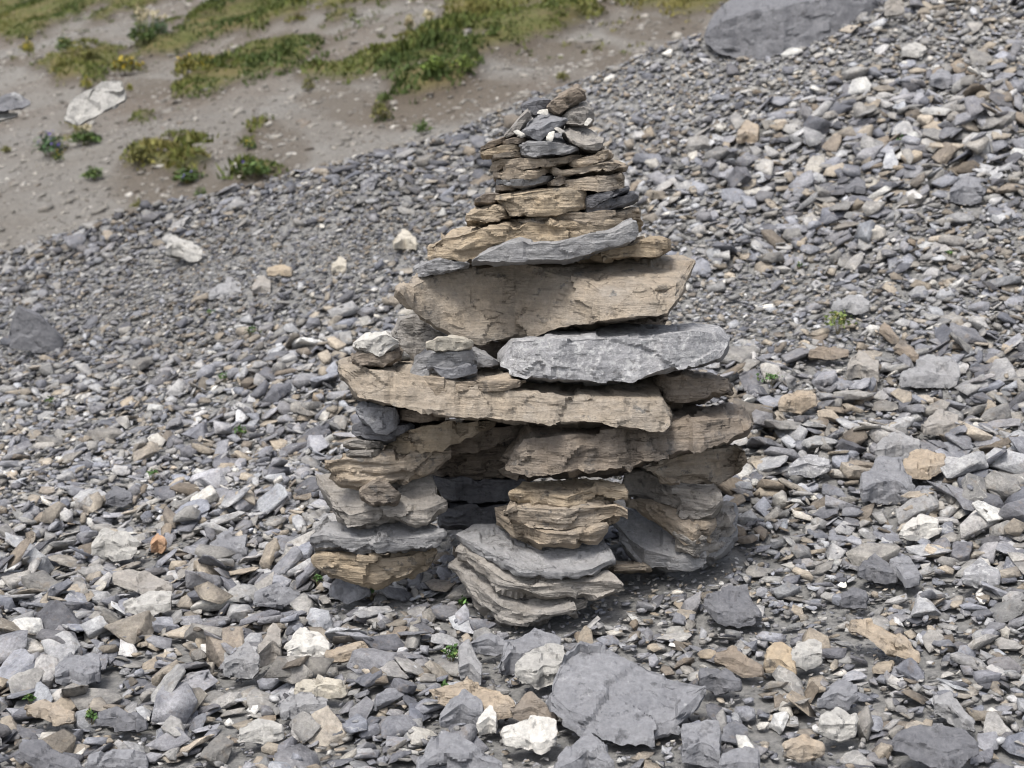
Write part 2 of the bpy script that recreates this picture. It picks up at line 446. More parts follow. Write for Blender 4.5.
# ---- right leg
C('Z7', 'cairn_slab', 'flat tan stone lying on the ground at the inner foot of the right leg', 'tan',
  [(230, 655), (260, 628), (400, 630), (430, 658)], [(232, 672), (330, 674), (430, 668)], d=4.17, D=.14,
  lip=[(230, 660), (260, 648), (400, 648), (430, 662)])
C('Z7', 'cairn_slab', 'big smooth dark grey boulder at the bottom of the right leg', 'grey',
  [(262, 435), (340, 385), (500, 440), (620, 500), (740, 400), (832, 360)], [(268, 450), (320, 560), (380, 650), (440, 668), (600, 665), (740, 620), (832, 500)],
  lip=[(262, 440), (330, 520), (410, 575), (580, 620), (720, 580), (832, 480)], d=4.20, D=.36, strat=.25, plane=0.45)
C('Z7', 'cairn_slab', 'rough grey stone bulging at the outer side of the right leg', 'warm',
  [(555, 480), (720, 400), (800, 345), (832, 365)], [(585, 560), (655, 618), (700, 600), (770, 560), (832, 490)],
  lip=[(555, 490), (640, 540), (740, 470), (832, 400)], d=4.17, D=.3, rough=1.4, plane=0.4)
C('Z7', 'cairn_slab', 'brown slab sloping steeply to the right in the middle of the right leg', 'tan',
  [(312, 315), (380, 318), (640, 400), (742, 415)], [(314, 360), (420, 400), (520, 480), (600, 550), (680, 545), (742, 470)],
  lip=[(312, 322), (400, 350), (560, 440), (640, 490), (742, 440)], d=4.165, D=.30, plane=0.45)
C('Z7', 'cairn_slab', 'thick tan grey slab third from the ground in the right leg', 'warm',
  [(310, 190), (400, 165), (560, 230), (750, 255), (765, 300)], [(314, 310), (420, 330), (560, 385), (650, 425), (730, 405), (765, 350)],
  lip=[(310, 215), (400, 200), (560, 270), (700, 300), (765, 315)], d=4.16, D=.3, plane=0.2)
C('Z7', 'cairn_slab', 'tan slab directly under the right end of the lower beam', 'tan',
  [(400, 170), (580, 105), (700, 80), (840, 55), (887, 92)], [(410, 185), (500, 230), (620, 260), (760, 262), (850, 200), (887, 150)],
  lip=[(400, 176), (580, 125), (700, 105), (840, 75), (887, 105)], d=4.15, D=.3, plane=0.12)
# ---- beams
C('PX', 'cairn_beam', 'lower of two long beams, brown layered stone reaching out to the right leg', 'brown',
  [(506, 452), (528, 418), (600, 408), (670, 404), (703, 406), (728, 403), (745, 406), (750, 420)],
  [(506, 470), (530, 477), (560, 474), (602, 471), (629, 469), (643, 463), (685, 452), (727, 442), (745, 431), (750, 425)],
  lip=[(506, 460), (530, 440), (600, 432), (670, 425), (710, 419), (740, 416), (750, 422)], d=4.07, dr=4.14, D=.30, strat=1.4, roundk=.25, under=-.03)
C('PX', 'cairn_beam', 'upper of two long beams, brown slab from the left leg with squared right end', 'slab',
  [(342, 362), (360, 358), (410, 352), (450, 360), (525, 372), (560, 376), (600, 378), (640, 378), (658, 377), (671, 412)],
  [(343, 375), (352, 388), (358, 397), (395, 405), (440, 414), (490, 419), (550, 424), (600, 422), (630, 428), (664, 432), (671, 425)],
  lip=[(342, 365), (400, 373), (470, 384), (525, 394), (560, 396), (600, 398), (640, 399), (662, 402), (671, 416)], d=4.12, dr=4.04, D=.34, roundk=.16, roundp=5, rough=.7, under=-.035)
C('Z3', 'cairn_stone', 'dark layered stone with a white quartz streak poking out right of the upper beam', 'brown',
  [(610, 520), (700, 495), (780, 515), (880, 538), (908, 570)], [(640, 600), (680, 652), (760, 642), (830, 607), (908, 590)], d=4.2, D=.25, strat=1.3)
C('PX', 'cairn_stone', 'added brown filler stone that darkens the gap beneath the biggest slab', 'brown',
  [(440, 325), (500, 322), (560, 312), (660, 302)], [(440, 385), (500, 388), (560, 380), (660, 350)], d=4.42, D=.25)  # added core stone, set deep so that the gap reads as dark shade
# ---- on the beam's left end
C('Z2', 'cairn_stone', 'crumbly brown stone carrying the white quartz lump at the left end of the upper beam', 'brown',
  [(203, 455), (240, 435), (340, 440), (387, 432)], [(210, 480), (230, 497), (330, 492), (387, 465)], d=4.13, D=.10, rough=1.6)
C('Z2', 'cairn_stone', 'white quartz lump on the crumbly brown stone at the beam left end', 'white',
  [(218, 400), (260, 370), (340, 358), (382, 392)], [(220, 420), (280, 445), (320, 456), (382, 410)], d=4.13, D=.08, strat=.2)
C('Z2', 'cairn_stone', 'small pale stone half hidden right of the white quartz lump', 'pale',
  [(365, 440), (385, 420), (432, 455)], [(368, 462), (400, 466), (432, 463)], d=4.2, D=.06, strat=.2)
C('Z2', 'cairn_block', 'upright brown grey block under the left end of the big tan slab', 'warm',
  [(368, 360), (392, 300), (450, 285), (520, 340), (580, 370)], [(372, 385), (420, 445), (450, 465), (540, 460), (580, 440)], d=4.28, D=.25, strat=.4,
  lip=[(368, 365), (392, 318), (450, 305), (520, 352), (580, 380)])
C('Z2', 'cairn_slab', 'oval tan slab lying on the upper beam under the little grey stack', 'tan',
  [(473, 530), (560, 512), (700, 500), (830, 508), (895, 545)], [(480, 572), (500, 592), (600, 602), (740, 590), (860, 572), (895, 556)],
  lip=[(473, 540), (600, 556), (760, 560), (860, 556), (895, 550)], d=4.07, D=.18)
C('Z2', 'cairn_stone', 'grey wedge right of the cream stone and left of the flecked boulder', 'grey',
  [(640, 440), (690, 418), (730, 440), (782, 475)], [(650, 498), (700, 498), (782, 490)], d=4.16, D=.10, strat=.3)
C('Z2', 'cairn_stone', 'larger grey stone carrying the small cream stone on the upper beam', 'grey',
  [(432, 520), (452, 460), (520, 428), (670, 428), (680, 455)], [(435, 536), (470, 542), (600, 510), (680, 492)], d=4.11, D=.13, strat=.3)
C('Z2', 'cairn_stone', 'little dark grey chip wedged on the oval tan slab', 'block',
  [(505, 488), (600, 500), (660, 480), (696, 498)], [(515, 505), (570, 549), (640, 536), (696, 520)], d=4.075, D=.09, strat=0)
C('Z2', 'cairn_stone', 'small flat cream stone on top of the little grey stack', 'cream',
  [(500, 400), (540, 376), (640, 380), (678, 395)], [(505, 422), (540, 436), (640, 434), (678, 420)], d=4.1, D=.06, strat=.3)
# ---- the two great stones
C('Z3', 'cairn_boulder', 'grey limestone boulder with white flecks wedged under the right of the big tan slab', 'lime',
  [(3, 440), (40, 385), (170, 365), (400, 340), (620, 330), (760, 328), (860, 342), (897, 385)],
  [(5, 500), (100, 545), (250, 557), (400, 563), (520, 557), (620, 520), (750, 495), (870, 460), (897, 415)],
  lip=[(3, 450), (45, 398), (200, 392), (430, 384), (560, 372), (640, 374), (750, 362), (850, 366), (897, 392)], d=4.09, dr=4.13, D=.30, strat=.15, rough=.55, under=-.02)
C('PX', 'cairn_slab', 'biggest slab of the cairn, tan and grey, carrying the whole upper stack', 'slab',
  [(399, 289), (412, 277), (452, 267), (516, 257), (560, 259), (601, 256), (642, 255), (678, 253), (694, 259)],
  [(400, 292), (412, 308), (427, 321), (457, 335), (478, 342), (500, 338), (538, 333), (576, 325), (622, 319), (650, 315), (667, 314), (682, 290), (694, 264)],
  lip=[(399, 290), (440, 275), (516, 262), (540, 268), (588, 282), (600, 290), (640, 291), (675, 285), (694, 261)], d=4.15, D=.36, rough=.8, strat=.8, plane=.22, under=-.05)
# ---- upper stack
C('Z2', 'cairn_slab', 'thin grey slab at the left on top of the biggest slab', 'grey',
  [(453, 105), (530, 66), (640, 78), (660, 90)], [(455, 140), (540, 131), (660, 102)], d=4.22, D=.16)
C('Z1', 'cairn_slab', 'short tan slab sticking out right on top of the biggest slab', 'ochre',
  [(550, 735), (640, 700), (770, 668), (850, 655), (900, 680)], [(555, 745), (700, 742), (860, 727), (900, 697)], d=4.26, D=.2, strat=1.3)
C('Z1', 'cairn_slab', 'long laminated brown slab running the full width beneath the upper stack', 'ochre',
  [(-50, 685), (60, 625), (180, 605), (330, 585), (480, 570), (620, 575), (770, 570), (790, 585)],
  [(-48, 742), (100, 745), (300, 735), (560, 735), (700, 690), (790, 610)], d=4.25, D=.28, strat=1.5)
C('Z1', 'cairn_slab', 'grey slab with vertical streaks leaning on the front of the long laminated brown slab', 'grey',
  [(128, 745), (200, 700), (310, 652), (440, 668), (560, 640), (680, 618), (765, 593), (777, 615)],
  [(130, 752), (280, 750), (420, 747), (490, 750), (570, 727), (680, 692), (765, 667), (777, 645)], d=4.195, D=.12, strat=.5, rough=.6)
C('Z1', 'cairn_slab', 'thin ragged brown layer between the long laminated slab and the tan block', 'tan',
  [(265, 588), (450, 562), (600, 556), (765, 542), (780, 555)], [(265, 608), (420, 614), (560, 602), (700, 600), (780, 572)], d=4.25, D=.24, strat=1.3)
C('Z1', 'cairn_slab', 'tan wedge at the left beside the cracked tan block', 'ochre',
  [(107, 565), (160, 535), (235, 512), (275, 520)], [(107, 592), (160, 602), (275, 582)], d=4.26, D=.14)
C('Z1', 'cairn_stone', 'little dark flake sticking out left above the tan wedge', 'brown',
  [(138, 512), (180, 483), (250, 483)], [(140, 518), (200, 524), (250, 508)], d=4.29, D=.1)
C('Z1', 'cairn_block', 'cracked tan block with a square front in the middle of the upper stack', 'ochre',
  [(226, 500), (250, 476), (400, 455), (500, 458), (570, 476)], [(228, 522), (270, 580), (330, 577), (450, 562), (570, 550)],
  lip=[(226, 505), (270, 490), (400, 470), (500, 470), (570, 482)], d=4.235, D=.22, strat=1.2, roundk=.2)
C('Z1', 'cairn_stone', 'lower dark grey flake right of the cracked tan block', 'dark',
  [(566, 548), (690, 497), (760, 478), (777, 492)], [(568, 562), (640, 560), (740, 522), (777, 502)], d=4.25, D=.18)
C('Z1', 'cairn_stone', 'bluish grey wedge right of the cracked tan block', 'dark',
  [(566, 485), (640, 476), (738, 462)], [(568, 547), (600, 542), (680, 500), (738, 472)], d=4.24, D=.18, strat=.4)
C('Z1', 'cairn_stone', 'small brown stone on the left corner of the cracked tan block', 'brown',
  [(222, 450), (300, 452)], [(225, 474), (300, 472)], d=4.27, D=.12)
C('Z1', 'cairn_slab', 'thin dark grey slab above the left half of the cracked tan block', 'grey',
  [(228, 430), (330, 422), (400, 408), (445, 412)], [(240, 450), (340, 460), (420, 442), (445, 430)], d=4.25, D=.18)
C('Z1', 'cairn_stone', 'small dark stone squeezed between the thin grey slab and the right tan slab', 'brown',
  [(428, 440), (470, 410), (505, 413)], [(430, 455), (470, 457), (505, 442)], d=4.25, D=.12)
C('Z1', 'cairn_slab', 'thick right hand tan slab above the cracked tan block', 'tan',
  [(478, 440), (520, 420), (640, 397), (715, 398), (720, 410)], [(480, 452), (530, 466), (640, 474), (720, 462)], d=4.24, D=.2, fill=7)
C('Z1', 'cairn_slab', 'left hand flat tan slab just under the long tan course of the upper stack', 'tan',
  [(216, 400), (300, 388), (400, 380), (436, 384)], [(218, 418), (270, 432), (330, 430), (400, 412), (436, 402)], d=4.25, D=.18)
C('Z1', 'cairn_slab', 'long flat tan slab jutting out furthest to the right below the summit', 'tan',
  [(422, 393), (520, 378), (660, 348), (728, 368)], [(424, 404), (560, 410), (640, 397), (728, 380)], d=4.25, D=.2)
C('Z1', 'cairn_slab', 'long flat tan slab covering the left two thirds of the course below the summit', 'tan',
  [(213, 365), (250, 350), (400, 338), (540, 323), (570, 330)], [(222, 387), (330, 384), (500, 377), (570, 345)], d=4.255, D=.2)
C('Z1', 'cairn_slab', 'tan slab with slanting layers at the right of the course below the summit', 'tan',
  [(503, 362), (580, 330), (640, 308), (673, 322)], [(505, 374), (545, 384), (620, 367), (673, 337)], d=4.245, D=.16)
C('Z1', 'cairn_stone', 'thin tan sliver under the left summit flakes', 'tan',
  [(208, 335), (250, 320), (322, 316)], [(213, 347), (322, 342)], d=4.25, D=.12)
C('Z1', 'cairn_slab', 'flat ochre slab at the left end just under the summit', 'ochre',
  [(173, 312), (220, 290), (320, 290)], [(178, 333), (250, 327), (320, 312)], d=4.25, D=.14)
C('Z1', 'cairn_stone', 'thin dark flake lying over the flat ochre slab near the summit', 'brown',
  [(243, 280), (290, 260), (335, 260)], [(245, 294), (335, 284)], d=4.255, D=.12)
C('Z1', 'cairn_stone', 'dark narrow stone sticking out furthest left near the summit', 'brown',
  [(163, 300), (200, 277), (258, 260)], [(168, 312), (210, 302), (258, 280)], d=4.27, D=.1)
C('Z1', 'cairn_block', 'smooth grey block in the front centre of the summit', 'grey',
  [(318, 290), (345, 266), (470, 268), (545, 300)], [(320, 337), (380, 340), (500, 327), (545, 314)],
  lip=[(318, 296), (345, 284), (470, 290), (545, 306)], d=4.225, D=.14, strat=.3)
C('Z1', 'cairn_slab', 'tan tilted slab at the front right of the summit', 'warm',
  [(485, 235), (510, 206), (590, 233), (643, 268)], [(487, 254), (530, 297), (575, 310), (620, 318), (643, 302)],
  lip=[(485, 242), (530, 282), (580, 298), (643, 285)], d=4.24, D=.13, strat=.6)
C('Z1', 'cairn_stone', 'grey stone with glossy tilted top at the middle of the summit', 'block',
  [(320, 232), (390, 163), (430, 153), (495, 188)], [(345, 264), (395, 274), (435, 242), (495, 207)],
  lip=[(320, 236), (390, 236), (435, 205), (495, 195)], d=4.25, D=.12, strat=0)
C('Z1', 'cairn_stone', 'thin pale sliver leaning to the left of the summit', 'warm',
  [(256, 255), (310, 185), (345, 153), (354, 165)], [(262, 267), (300, 247), (354, 182)], d=4.28, D=.05, strat=.4)
C('Z1', 'cairn_stone', 'ochre grey block supporting the topmost dark stone', 'warm',
  [(480, 180), (510, 143), (570, 108), (600, 150)], [(482, 192), (500, 213), (570, 214), (600, 197)], d=4.30, D=.1, strat=.3)
C('Z1', 'cairn_stone', 'bluish dark stone left of the topmost brown stone', 'dark',
  [(330, 130), (370, 103), (432, 116)], [(340, 167), (380, 175), (432, 152)], d=4.34, D=.08, strat=.2)
C('Z1', 'cairn_stone', 'elongated dark brown stone pointing up right, topmost of the whole cairn', 'brown',
  [(426, 140), (470, 94), (540, 53), (572, 80)], [(430, 150), (470, 170), (520, 137), (572, 97)], d=4.30, D=.06, strat=.6)
N_CAIRN = len(STONES)

# ------------------------------------------------------------------ individual stones of the scree, traced
SG = 'loose stones lying in the scree'
def Gd(z, label, mat, top, bot, name='scree_stone', **k):
    return stone(z, name, label, mat, top, bot, ground=True, group=SG, strat=k.pop('strat', .35), **k)

def oval(z, label, mat, x0, y0, x1, y1, name='scree_stone', **k):
    """angular stone whose outline fills the given box"""
    r = random.Random(int(x0 * 7 + y0 * 13))
    w = x1 - x0; h = y1 - y0
    a = .25 + .4 * r.random(); b = .2 + .3 * r.random()
    top = [(x0, y0 + h * (.35 + .25 * r.random())), (x0 + w * a * .5, y0 + h * .08), (x0 + w * a, y0), (x0 + w * (a + .28), y0 + h * (.05 + .15 * r.random())), (x1, y0 + h * (.35 + .25 * r.random()))]
    bot = [(x0, y0 + h * .65), (x0 + w * b, y0 + h * (.9 + .1 * r.random())), (x0 + w * (b + .3), y1), (x0 + w * .85, y0 + h * .88), (x1, y0 + h * .65)]
    return Gd(z, label, mat, top, bot, name=name, **k)

Gd('F2', 'biggest foreground boulder, grey limestone with a broad sloping face', 'block',
   [(562, 300), (600, 222), (640, 188), (720, 213), (840, 263), (972, 308)], [(565, 365), (610, 402), (700, 442), (800, 448), (880, 437), (940, 375), (972, 325)],
   lip=[(562, 330), (610, 372), (720, 408), (820, 418), (900, 385), (972, 316)], name='scree_boulder', D=.26, strat=.2, rough=1.0, plane=.5)
Gd('F2', 'tan grey rounded block leaning against the biggest foreground boulder', 'pale', [(473, 240), (540, 198), (598, 193)], [(478, 285), (530, 309), (570, 292), (598, 260)])
Gd('F2', 'light grey rounded stone just below the front centre leg of the cairn', 'block', [(424, 255), (450, 190), (530, 153), (588, 183)], [(432, 266), (480, 268), (588, 222)])
Gd('F2', 'white blocky stone at the lower left of the biggest foreground boulder', 'white', [(438, 420), (520, 386), (575, 398), (582, 420)], [(440, 456), (540, 477), (575, 457), (582, 430)])
Gd('F2', 'grey pointed stone at the bottom edge below the biggest foreground boulder', 'block', [(580, 500), (660, 423), (700, 458), (735, 520)], [(580, 535), (735, 545)])
Gd('F2', 'dark upright grey block right of the biggest foreground boulder', 'block', [(912, 408), (1012, 400)], [(914, 500), (1012, 516)], D=.09)
Gd('F2', 'small white quartz wedge in the middle of the bottom foreground', 'white', [(370, 395), (400, 358), (416, 380)], [(372, 425), (416, 420)])
Gd('F2', 'broad bluish grey slab at the bottom edge left of the white block', 'block', [(212, 500), (270, 418), (340, 450), (432, 510)], [(212, 528), (432, 535)])
Gd('F2', 'tan layered slab above the broad bluish slab', 'tan', [(258, 320), (340, 292), (440, 330), (462, 350)], [(262, 345), (360, 392), (462, 375)])
Gd('F2', 'grey upright slab leaning left of the tan layered foreground slab', 'block', [(268, 380), (330, 318), (380, 350)], [(270, 408), (380, 412)])
Gd('F2', 'slim upright grey stone standing below the front centre leg', 'grey', [(320, 200), (345, 185), (376, 250)], [(325, 285), (376, 292)])
Gd('F2', 'grey rounded stone with flat top left of the light grey rounded stone', 'block', [(350, 185), (400, 168), (450, 190)], [(355, 210), (420, 218), (450, 205)])
Gd('F2', 'brown flat slab between slim upright stone and white wedge', 'brown', [(460, 360), (510, 322), (575, 375)], [(468, 385), (530, 398), (575, 395)])
Gd('F1', 'pale rough stone standing alone in the left foreground', 'pale', [(246, 165), (280, 130), (340, 135), (366, 165)], [(250, 190), (300, 208), (350, 200), (366, 185)])
Gd('F1', 'white angular stone left of the cairn front leg in the foreground', 'white', [(766, 440), (800, 392), (850, 405), (876, 435)], [(768, 462), (820, 469), (876, 455)])
Gd('F1', 'flat topped bluish block in the lower left foreground', 'block', [(150, 500), (185, 462), (265, 460)], [(155, 528), (210, 540), (262, 522)])
Gd('F1', 'dark slate slab cut by the bottom edge in the left corner', 'dark', [(58, 700), (110, 690), (200, 745), (222, 770)], [(60, 730), (110, 768), (222, 785)])
Gd('F1', 'pale grey slab at the bottom edge right of the dark corner slate', 'block', [(236, 735), (300, 716), (390, 735)], [(240, 765), (320, 772), (390, 762)])
Gd('F1', 'long flat tan grey slab in the left foreground beside the pale rough stone', 'warm', [(303, 250), (350, 238), (430, 262), (458, 278)], [(308, 270), (380, 300), (458, 290)])
Gd('F1', 'light grey block below the long flat slab in the left foreground', 'pale', [(332, 325), (400, 295), (457, 298)], [(338, 345), (390, 357), (457, 335)])
Gd('F1', 'dark oval slate low in the left foreground', 'dark', [(262, 620), (310, 602), (388, 640)], [(266, 640), (330, 657), (388, 648)])
Gd('F1', 'grey faceted slab lying left of the left leg foot', 'block', [(678, 295), (740, 272), (797, 300)], [(690, 322), (750, 327), (797, 308)])
Gd('F1', 'small rusty orange stone in the left scree', 'rust', [(403, 160), (420, 140), (440, 155)], [(405, 182), (430, 187), (440, 175)])
Gd('F1', 'grey pyramid shaped stone left of the left leg in the scree', 'block', [(525, 190), (600, 138), (655, 150)], [(530, 212), (655, 205)])
Gd('F1', 'tan brick like stone in front of the left leg', 'tan', [(873, 450), (960, 428), (986, 440)], [(877, 478), (930, 472), (986, 460)])
Gd('F1', 'pale tan rounded stone below the middle of the left foreground', 'pale', [(638, 660), (690, 632), (752, 650)], [(645, 685), (700, 692), (752, 675)])
Gd('F1', 'jagged grey flake in the foreground left of the bluish slab', 'grey', [(752, 590), (800, 560), (872, 580)], [(756, 628), (820, 612), (872, 600)])
Gd('F1', 'dark grey angular block high in the left scree', 'dark', [(283, 40), (310, 12), (350, 30)], [(288, 58), (325, 67), (350, 50)])
Gd('F1', 'grey triangular stone touching the foot of the left leg', 'block', [(880, 280), (915, 238), (985, 285)], [(884, 300), (930, 318), (985, 300)])
Gd('F1', 'flat tan slab in the lower left foreground', 'tan', [(74, 600), (120, 588), (196, 620)], [(80, 612), (150, 640), (196, 630)])
Gd('F1', 'cream broken stone beneath the white angular stone', 'cream', [(790, 540), (850, 520), (922, 545)], [(795, 560), (870, 575), (922, 562)])
Gd('F1', 'grey block leaning at the centre of the left foreground', 'grey', [(600, 470), (660, 428), (690, 470)], [(605, 510), (670, 522), (690, 500)])
Gd('F1', 'tall tan grey slab standing beside the leaning grey block', 'warm', [(690, 440), (730, 380), (748, 400)], [(692, 490), (748, 470)])
Gd('F3', 'big dark flat slab in the bottom right corner', 'dark', [(572, 690), (640, 645), (760, 665), (797, 700)], [(575, 705), (660, 745), (720, 770), (797, 715)], D=.2)
Gd('F3', 'long tan slab lying diagonally in the right foreground', 'tan', [(458, 372), (500, 368), (600, 420), (637, 455)], [(470, 392), (560, 450), (637, 472)])
Gd('F3', 'dark square slab right of the front centre leg', 'dark', [(68, 310), (130, 278), (180, 282), (207, 345)], [(75, 330), (100, 370), (150, 378), (207, 365)])
Gd('F3', 'smooth light grey stone in the right foreground', 'block', [(370, 580), (420, 528), (472, 545)], [(378, 592), (440, 605), (472, 570)])
Gd('F3', 'grey cube with a pale face at the lower right', 'pale', [(375, 625), (420, 604), (465, 625)], [(378, 665), (430, 685), (468, 668)])
Gd('F3', 'pale block with a white top right of the right leg', 'white', [(588, 125), (640, 92), (687, 105)], [(592, 145), (640, 152), (687, 132)])
Gd('F3', 'brown flat slab in the scree right of the biggest boulder', 'brown', [(94, 460), (140, 440), (217, 495)], [(98, 475), (170, 512), (217, 510)])
Gd('F3', 'upright tan brick in the right foreground', 'ochre', [(230, 450), (270, 430), (308, 455)], [(233, 500), (308, 508)])
Gd('F3', 'white veined grey stone at the far right of the foreground', 'lime', [(758, 240), (800, 210), (848, 240)], [(762, 265), (800, 282), (848, 268)])
Gd('F3', 'dark pointed stone beside the light triangular one on the right', 'dark', [(475, 225), (520, 193), (577, 235)], [(478, 248), (540, 268), (577, 262)])
Gd('F3', 'light grey triangular stone on the right', 'block', [(560, 208), (610, 203), (637, 245)], [(565, 225), (600, 278), (637, 265)])
Gd('F3', 'small dark cube on the right of the cairn', 'dark', [(433, 300), (460, 286), (497, 292)], [(436, 328), (497, 330)])
Gd('F3', 'grey boxy stone near the upright tan brick', 'pale', [(300, 445), (340, 420), (378, 432)], [(305, 485), (350, 492), (378, 478)])
Gd('F3', 'grey slate sloping to the right near the right edge', 'grey', [(680, 580), (720, 560), (785, 640)], [(684, 610), (740, 650), (785, 655)])
Gd('F3', 'tan rounded stone near the bottom right of centre', 'tan', [(280, 700), (330, 678), (378, 700)], [(284, 725), (330, 740), (378, 722)])
Gd('F3', 'dark block at the bottom edge right of the upright dark block', 'block', [(113, 730), (160, 712), (207, 722)], [(113, 770), (207, 775)])
Gd('F3', 'dark slate near the upright dark block right of the biggest boulder', 'dark', [(55, 510), (100, 495), (160, 525)], [(60, 540), (110, 558), (160, 545)])
Gd('F4', 'large grey block with a flat front right of the cairn beams', 'block', [(503, 700), (545, 655), (610, 655), (637, 720)], [(506, 760), (570, 772), (637, 760)])
Gd('F4', 'brown and white banded block on the right', 'tan', [(613, 650), (660, 622), (727, 640)], [(618, 690), (680, 702), (727, 675)])
Gd('F4', 'rounded grey stone above the large flat fronted block', 'grey', [(542, 610), (590, 582), (657, 600)], [(548, 645), (600, 656), (657, 630)])
Gd('F4', 'grey stone with white veins right of the lower beam end', 'lime', [(302, 670), (350, 638), (408, 655)], [(308, 688), (360, 698), (408, 680)])
Gd('F4', 'large dark grey wedge half buried on the right slope', 'grey', [(610, 420), (680, 368), (740, 375), (765, 415)], [(614, 440), (700, 447), (765, 435)], embed=.02)
Gd('F4', 'tan oblong slab right of the flecked boulder', 'tan', [(273, 490), (320, 466), (372, 475)], [(278, 515), (330, 520), (372, 500)])
Gd('F4', 'brown flat slab right of the biggest slab of the cairn', 'brown', [(357, 352), (420, 345), (462, 355)], [(360, 368), (420, 375), (462, 365)])
Gd('F4', 'grey oval stone left of the yellow green plant', 'grey', [(424, 225), (470, 205), (518, 225)], [(428, 240), (480, 250), (518, 240)])
Gd('F4', 'lower brown slate leaning left on the right slope', 'brown', [(590, 345), (606, 325), (652, 365)], [(594, 355), (635, 382), (652, 378)], D=.05)
Gd('F4', 'upper brown slate leaning left on the right slope', 'brown', [(548, 290), (562, 278), (602, 318)], [(550, 302), (580, 330), (602, 330)], D=.05)
Gd('F4', 'brownish grey block on the right slope above the rounded grey stone', 'warm', [(668, 550), (710, 522), (762, 535)], [(674, 578), (720, 585), (762, 562)])
Gd('F4', 'tan pointed stone standing on the right slope', 'warm', [(460, 395), (490, 358), (545, 385)], [(463, 425), (545, 432)])
Gd('F8', 'tan upright chunk in the upper right scree', 'tan', [(148, 395), (172, 366), (208, 380)], [(150, 430), (208, 436)])
Gd('F8', 'large grey blocky stone near the right edge of the upper scree', 'block', [(798, 575), (840, 535), (892, 545)], [(800, 612), (850, 624), (892, 608)])
Gd('F8', 'grey rounded stone in the upper right scree', 'block', [(738, 230), (770, 206), (802, 225)], [(742, 255), (775, 268), (802, 250)])
Gd('F8', 'dark pointed stone in the middle of the upper right scree', 'dark', [(478, 570), (510, 540), (537, 560)], [(482, 582), (537, 586)])
Gd('F8', 'pale tan slab in the upper right scree below the great boulder', 'pale', [(652, 145), (690, 124), (722, 140)], [(655, 165), (700, 170), (722, 158)])
Gd('F8', 'great smooth grey boulder with white veins on the crest at the top', 'boulder',
   [(48, 95), (62, 55), (110, 5), (180, -35), (380, -60), (560, -45), (596, 0), (605, 30)], [(50, 105), (100, 140), (190, 166), (330, 125), (450, 90), (530, 58), (605, 38)],
   name='scree_boulder', D=.7, strat=.05, rough=.8, embed=.05, roundk=.3, lip=[(48, 100), (110, 60), (190, 40), (330, 10), (450, -10), (560, -15), (605, 32)])
Gd('F8', 'small grey brown rock right against the great boulder on the crest', 'warm', [(598, 10), (625, -15), (655, 5)], [(600, 42), (655, 35)])
Gd('F5', 'dark triangular slab with a bright top edge standing at the left edge', 'boulder',
   [(27, 290), (35, 262), (48, 231), (110, 258), (172, 320)], [(28, 345), (100, 357), (172, 356)], D=.10, lip=[(27, 292), (35, 268), (50, 240), (110, 266), (172, 325)], strat=.1, rough=.35)
Gd('F5', 'pale streaked block high on the left scree', 'pale', [(455, 70), (475, 38), (556, 78)], [(456, 88), (545, 108), (556, 100)], strat=.8)
Gd('F5', 'flat tan stone right of the pale streaked block', 'ochre', [(735, 130), (770, 120), (800, 130)], [(738, 145), (800, 146)])
Gd('F5', 'pale stone on the left scree near the cairn shoulder', 'cream', [(912, 120), (935, 97), (950, 110)], [(914, 138), (950, 138)])
Gd('F5', 'brownish slab leaning on the upper left scree', 'warm', [(693, 180), (715, 152), (742, 165)], [(696, 198), (742, 195)])
Gd('F5', 'flat grey slab half buried on the upper left scree', 'grey', [(573, 200), (630, 158), (662, 170)], [(578, 212), (662, 205)])
Gd('PX', 'tan stone beside the shoulder of the cairn upper stack', 'cream', [(394, 240), (404, 228), (416, 238)], [(396, 246), (416, 247)])
N_GROUND = len(STONES)

# ------------------------------------------------------------------ rocks on the far hillside
HG = 'rocks on the grassy hillside'
stone('HI', 'hillside_boulder', 'pale tilted boulder lying among the turf on the far hillside', 'pale',
      [(338, 585), (360, 510), (430, 462), (540, 410), (628, 403), (641, 450)], [(342, 605), (380, 630), (430, 607), (550, 548), (641, 500)],
      hill=True, group=HG, strat=.3, plane=.3, D=.55, cat='boulder', lip=[(338, 590), (370, 545), (430, 500), (540, 455), (641, 470)])
stone('HI', 'hillside_rock', 'flat grey rock at the left edge of the far hillside', 'boulder',
      [(-60, 515), (0, 498), (100, 488), (156, 515)], [(-60, 565), (50, 552), (156, 524)], hill=True, group=HG, strat=.3, D=.6, cat='rock')
stone('HI', 'hillside_rock', 'thin pale slab below the flat grey rock at the left edge', 'pale',
      [(-30, 588), (40, 570), (92, 570)], [(-30, 606), (40, 594), (92, 582)], hill=True, group=HG, strat=.3, D=.3, cat='rock')

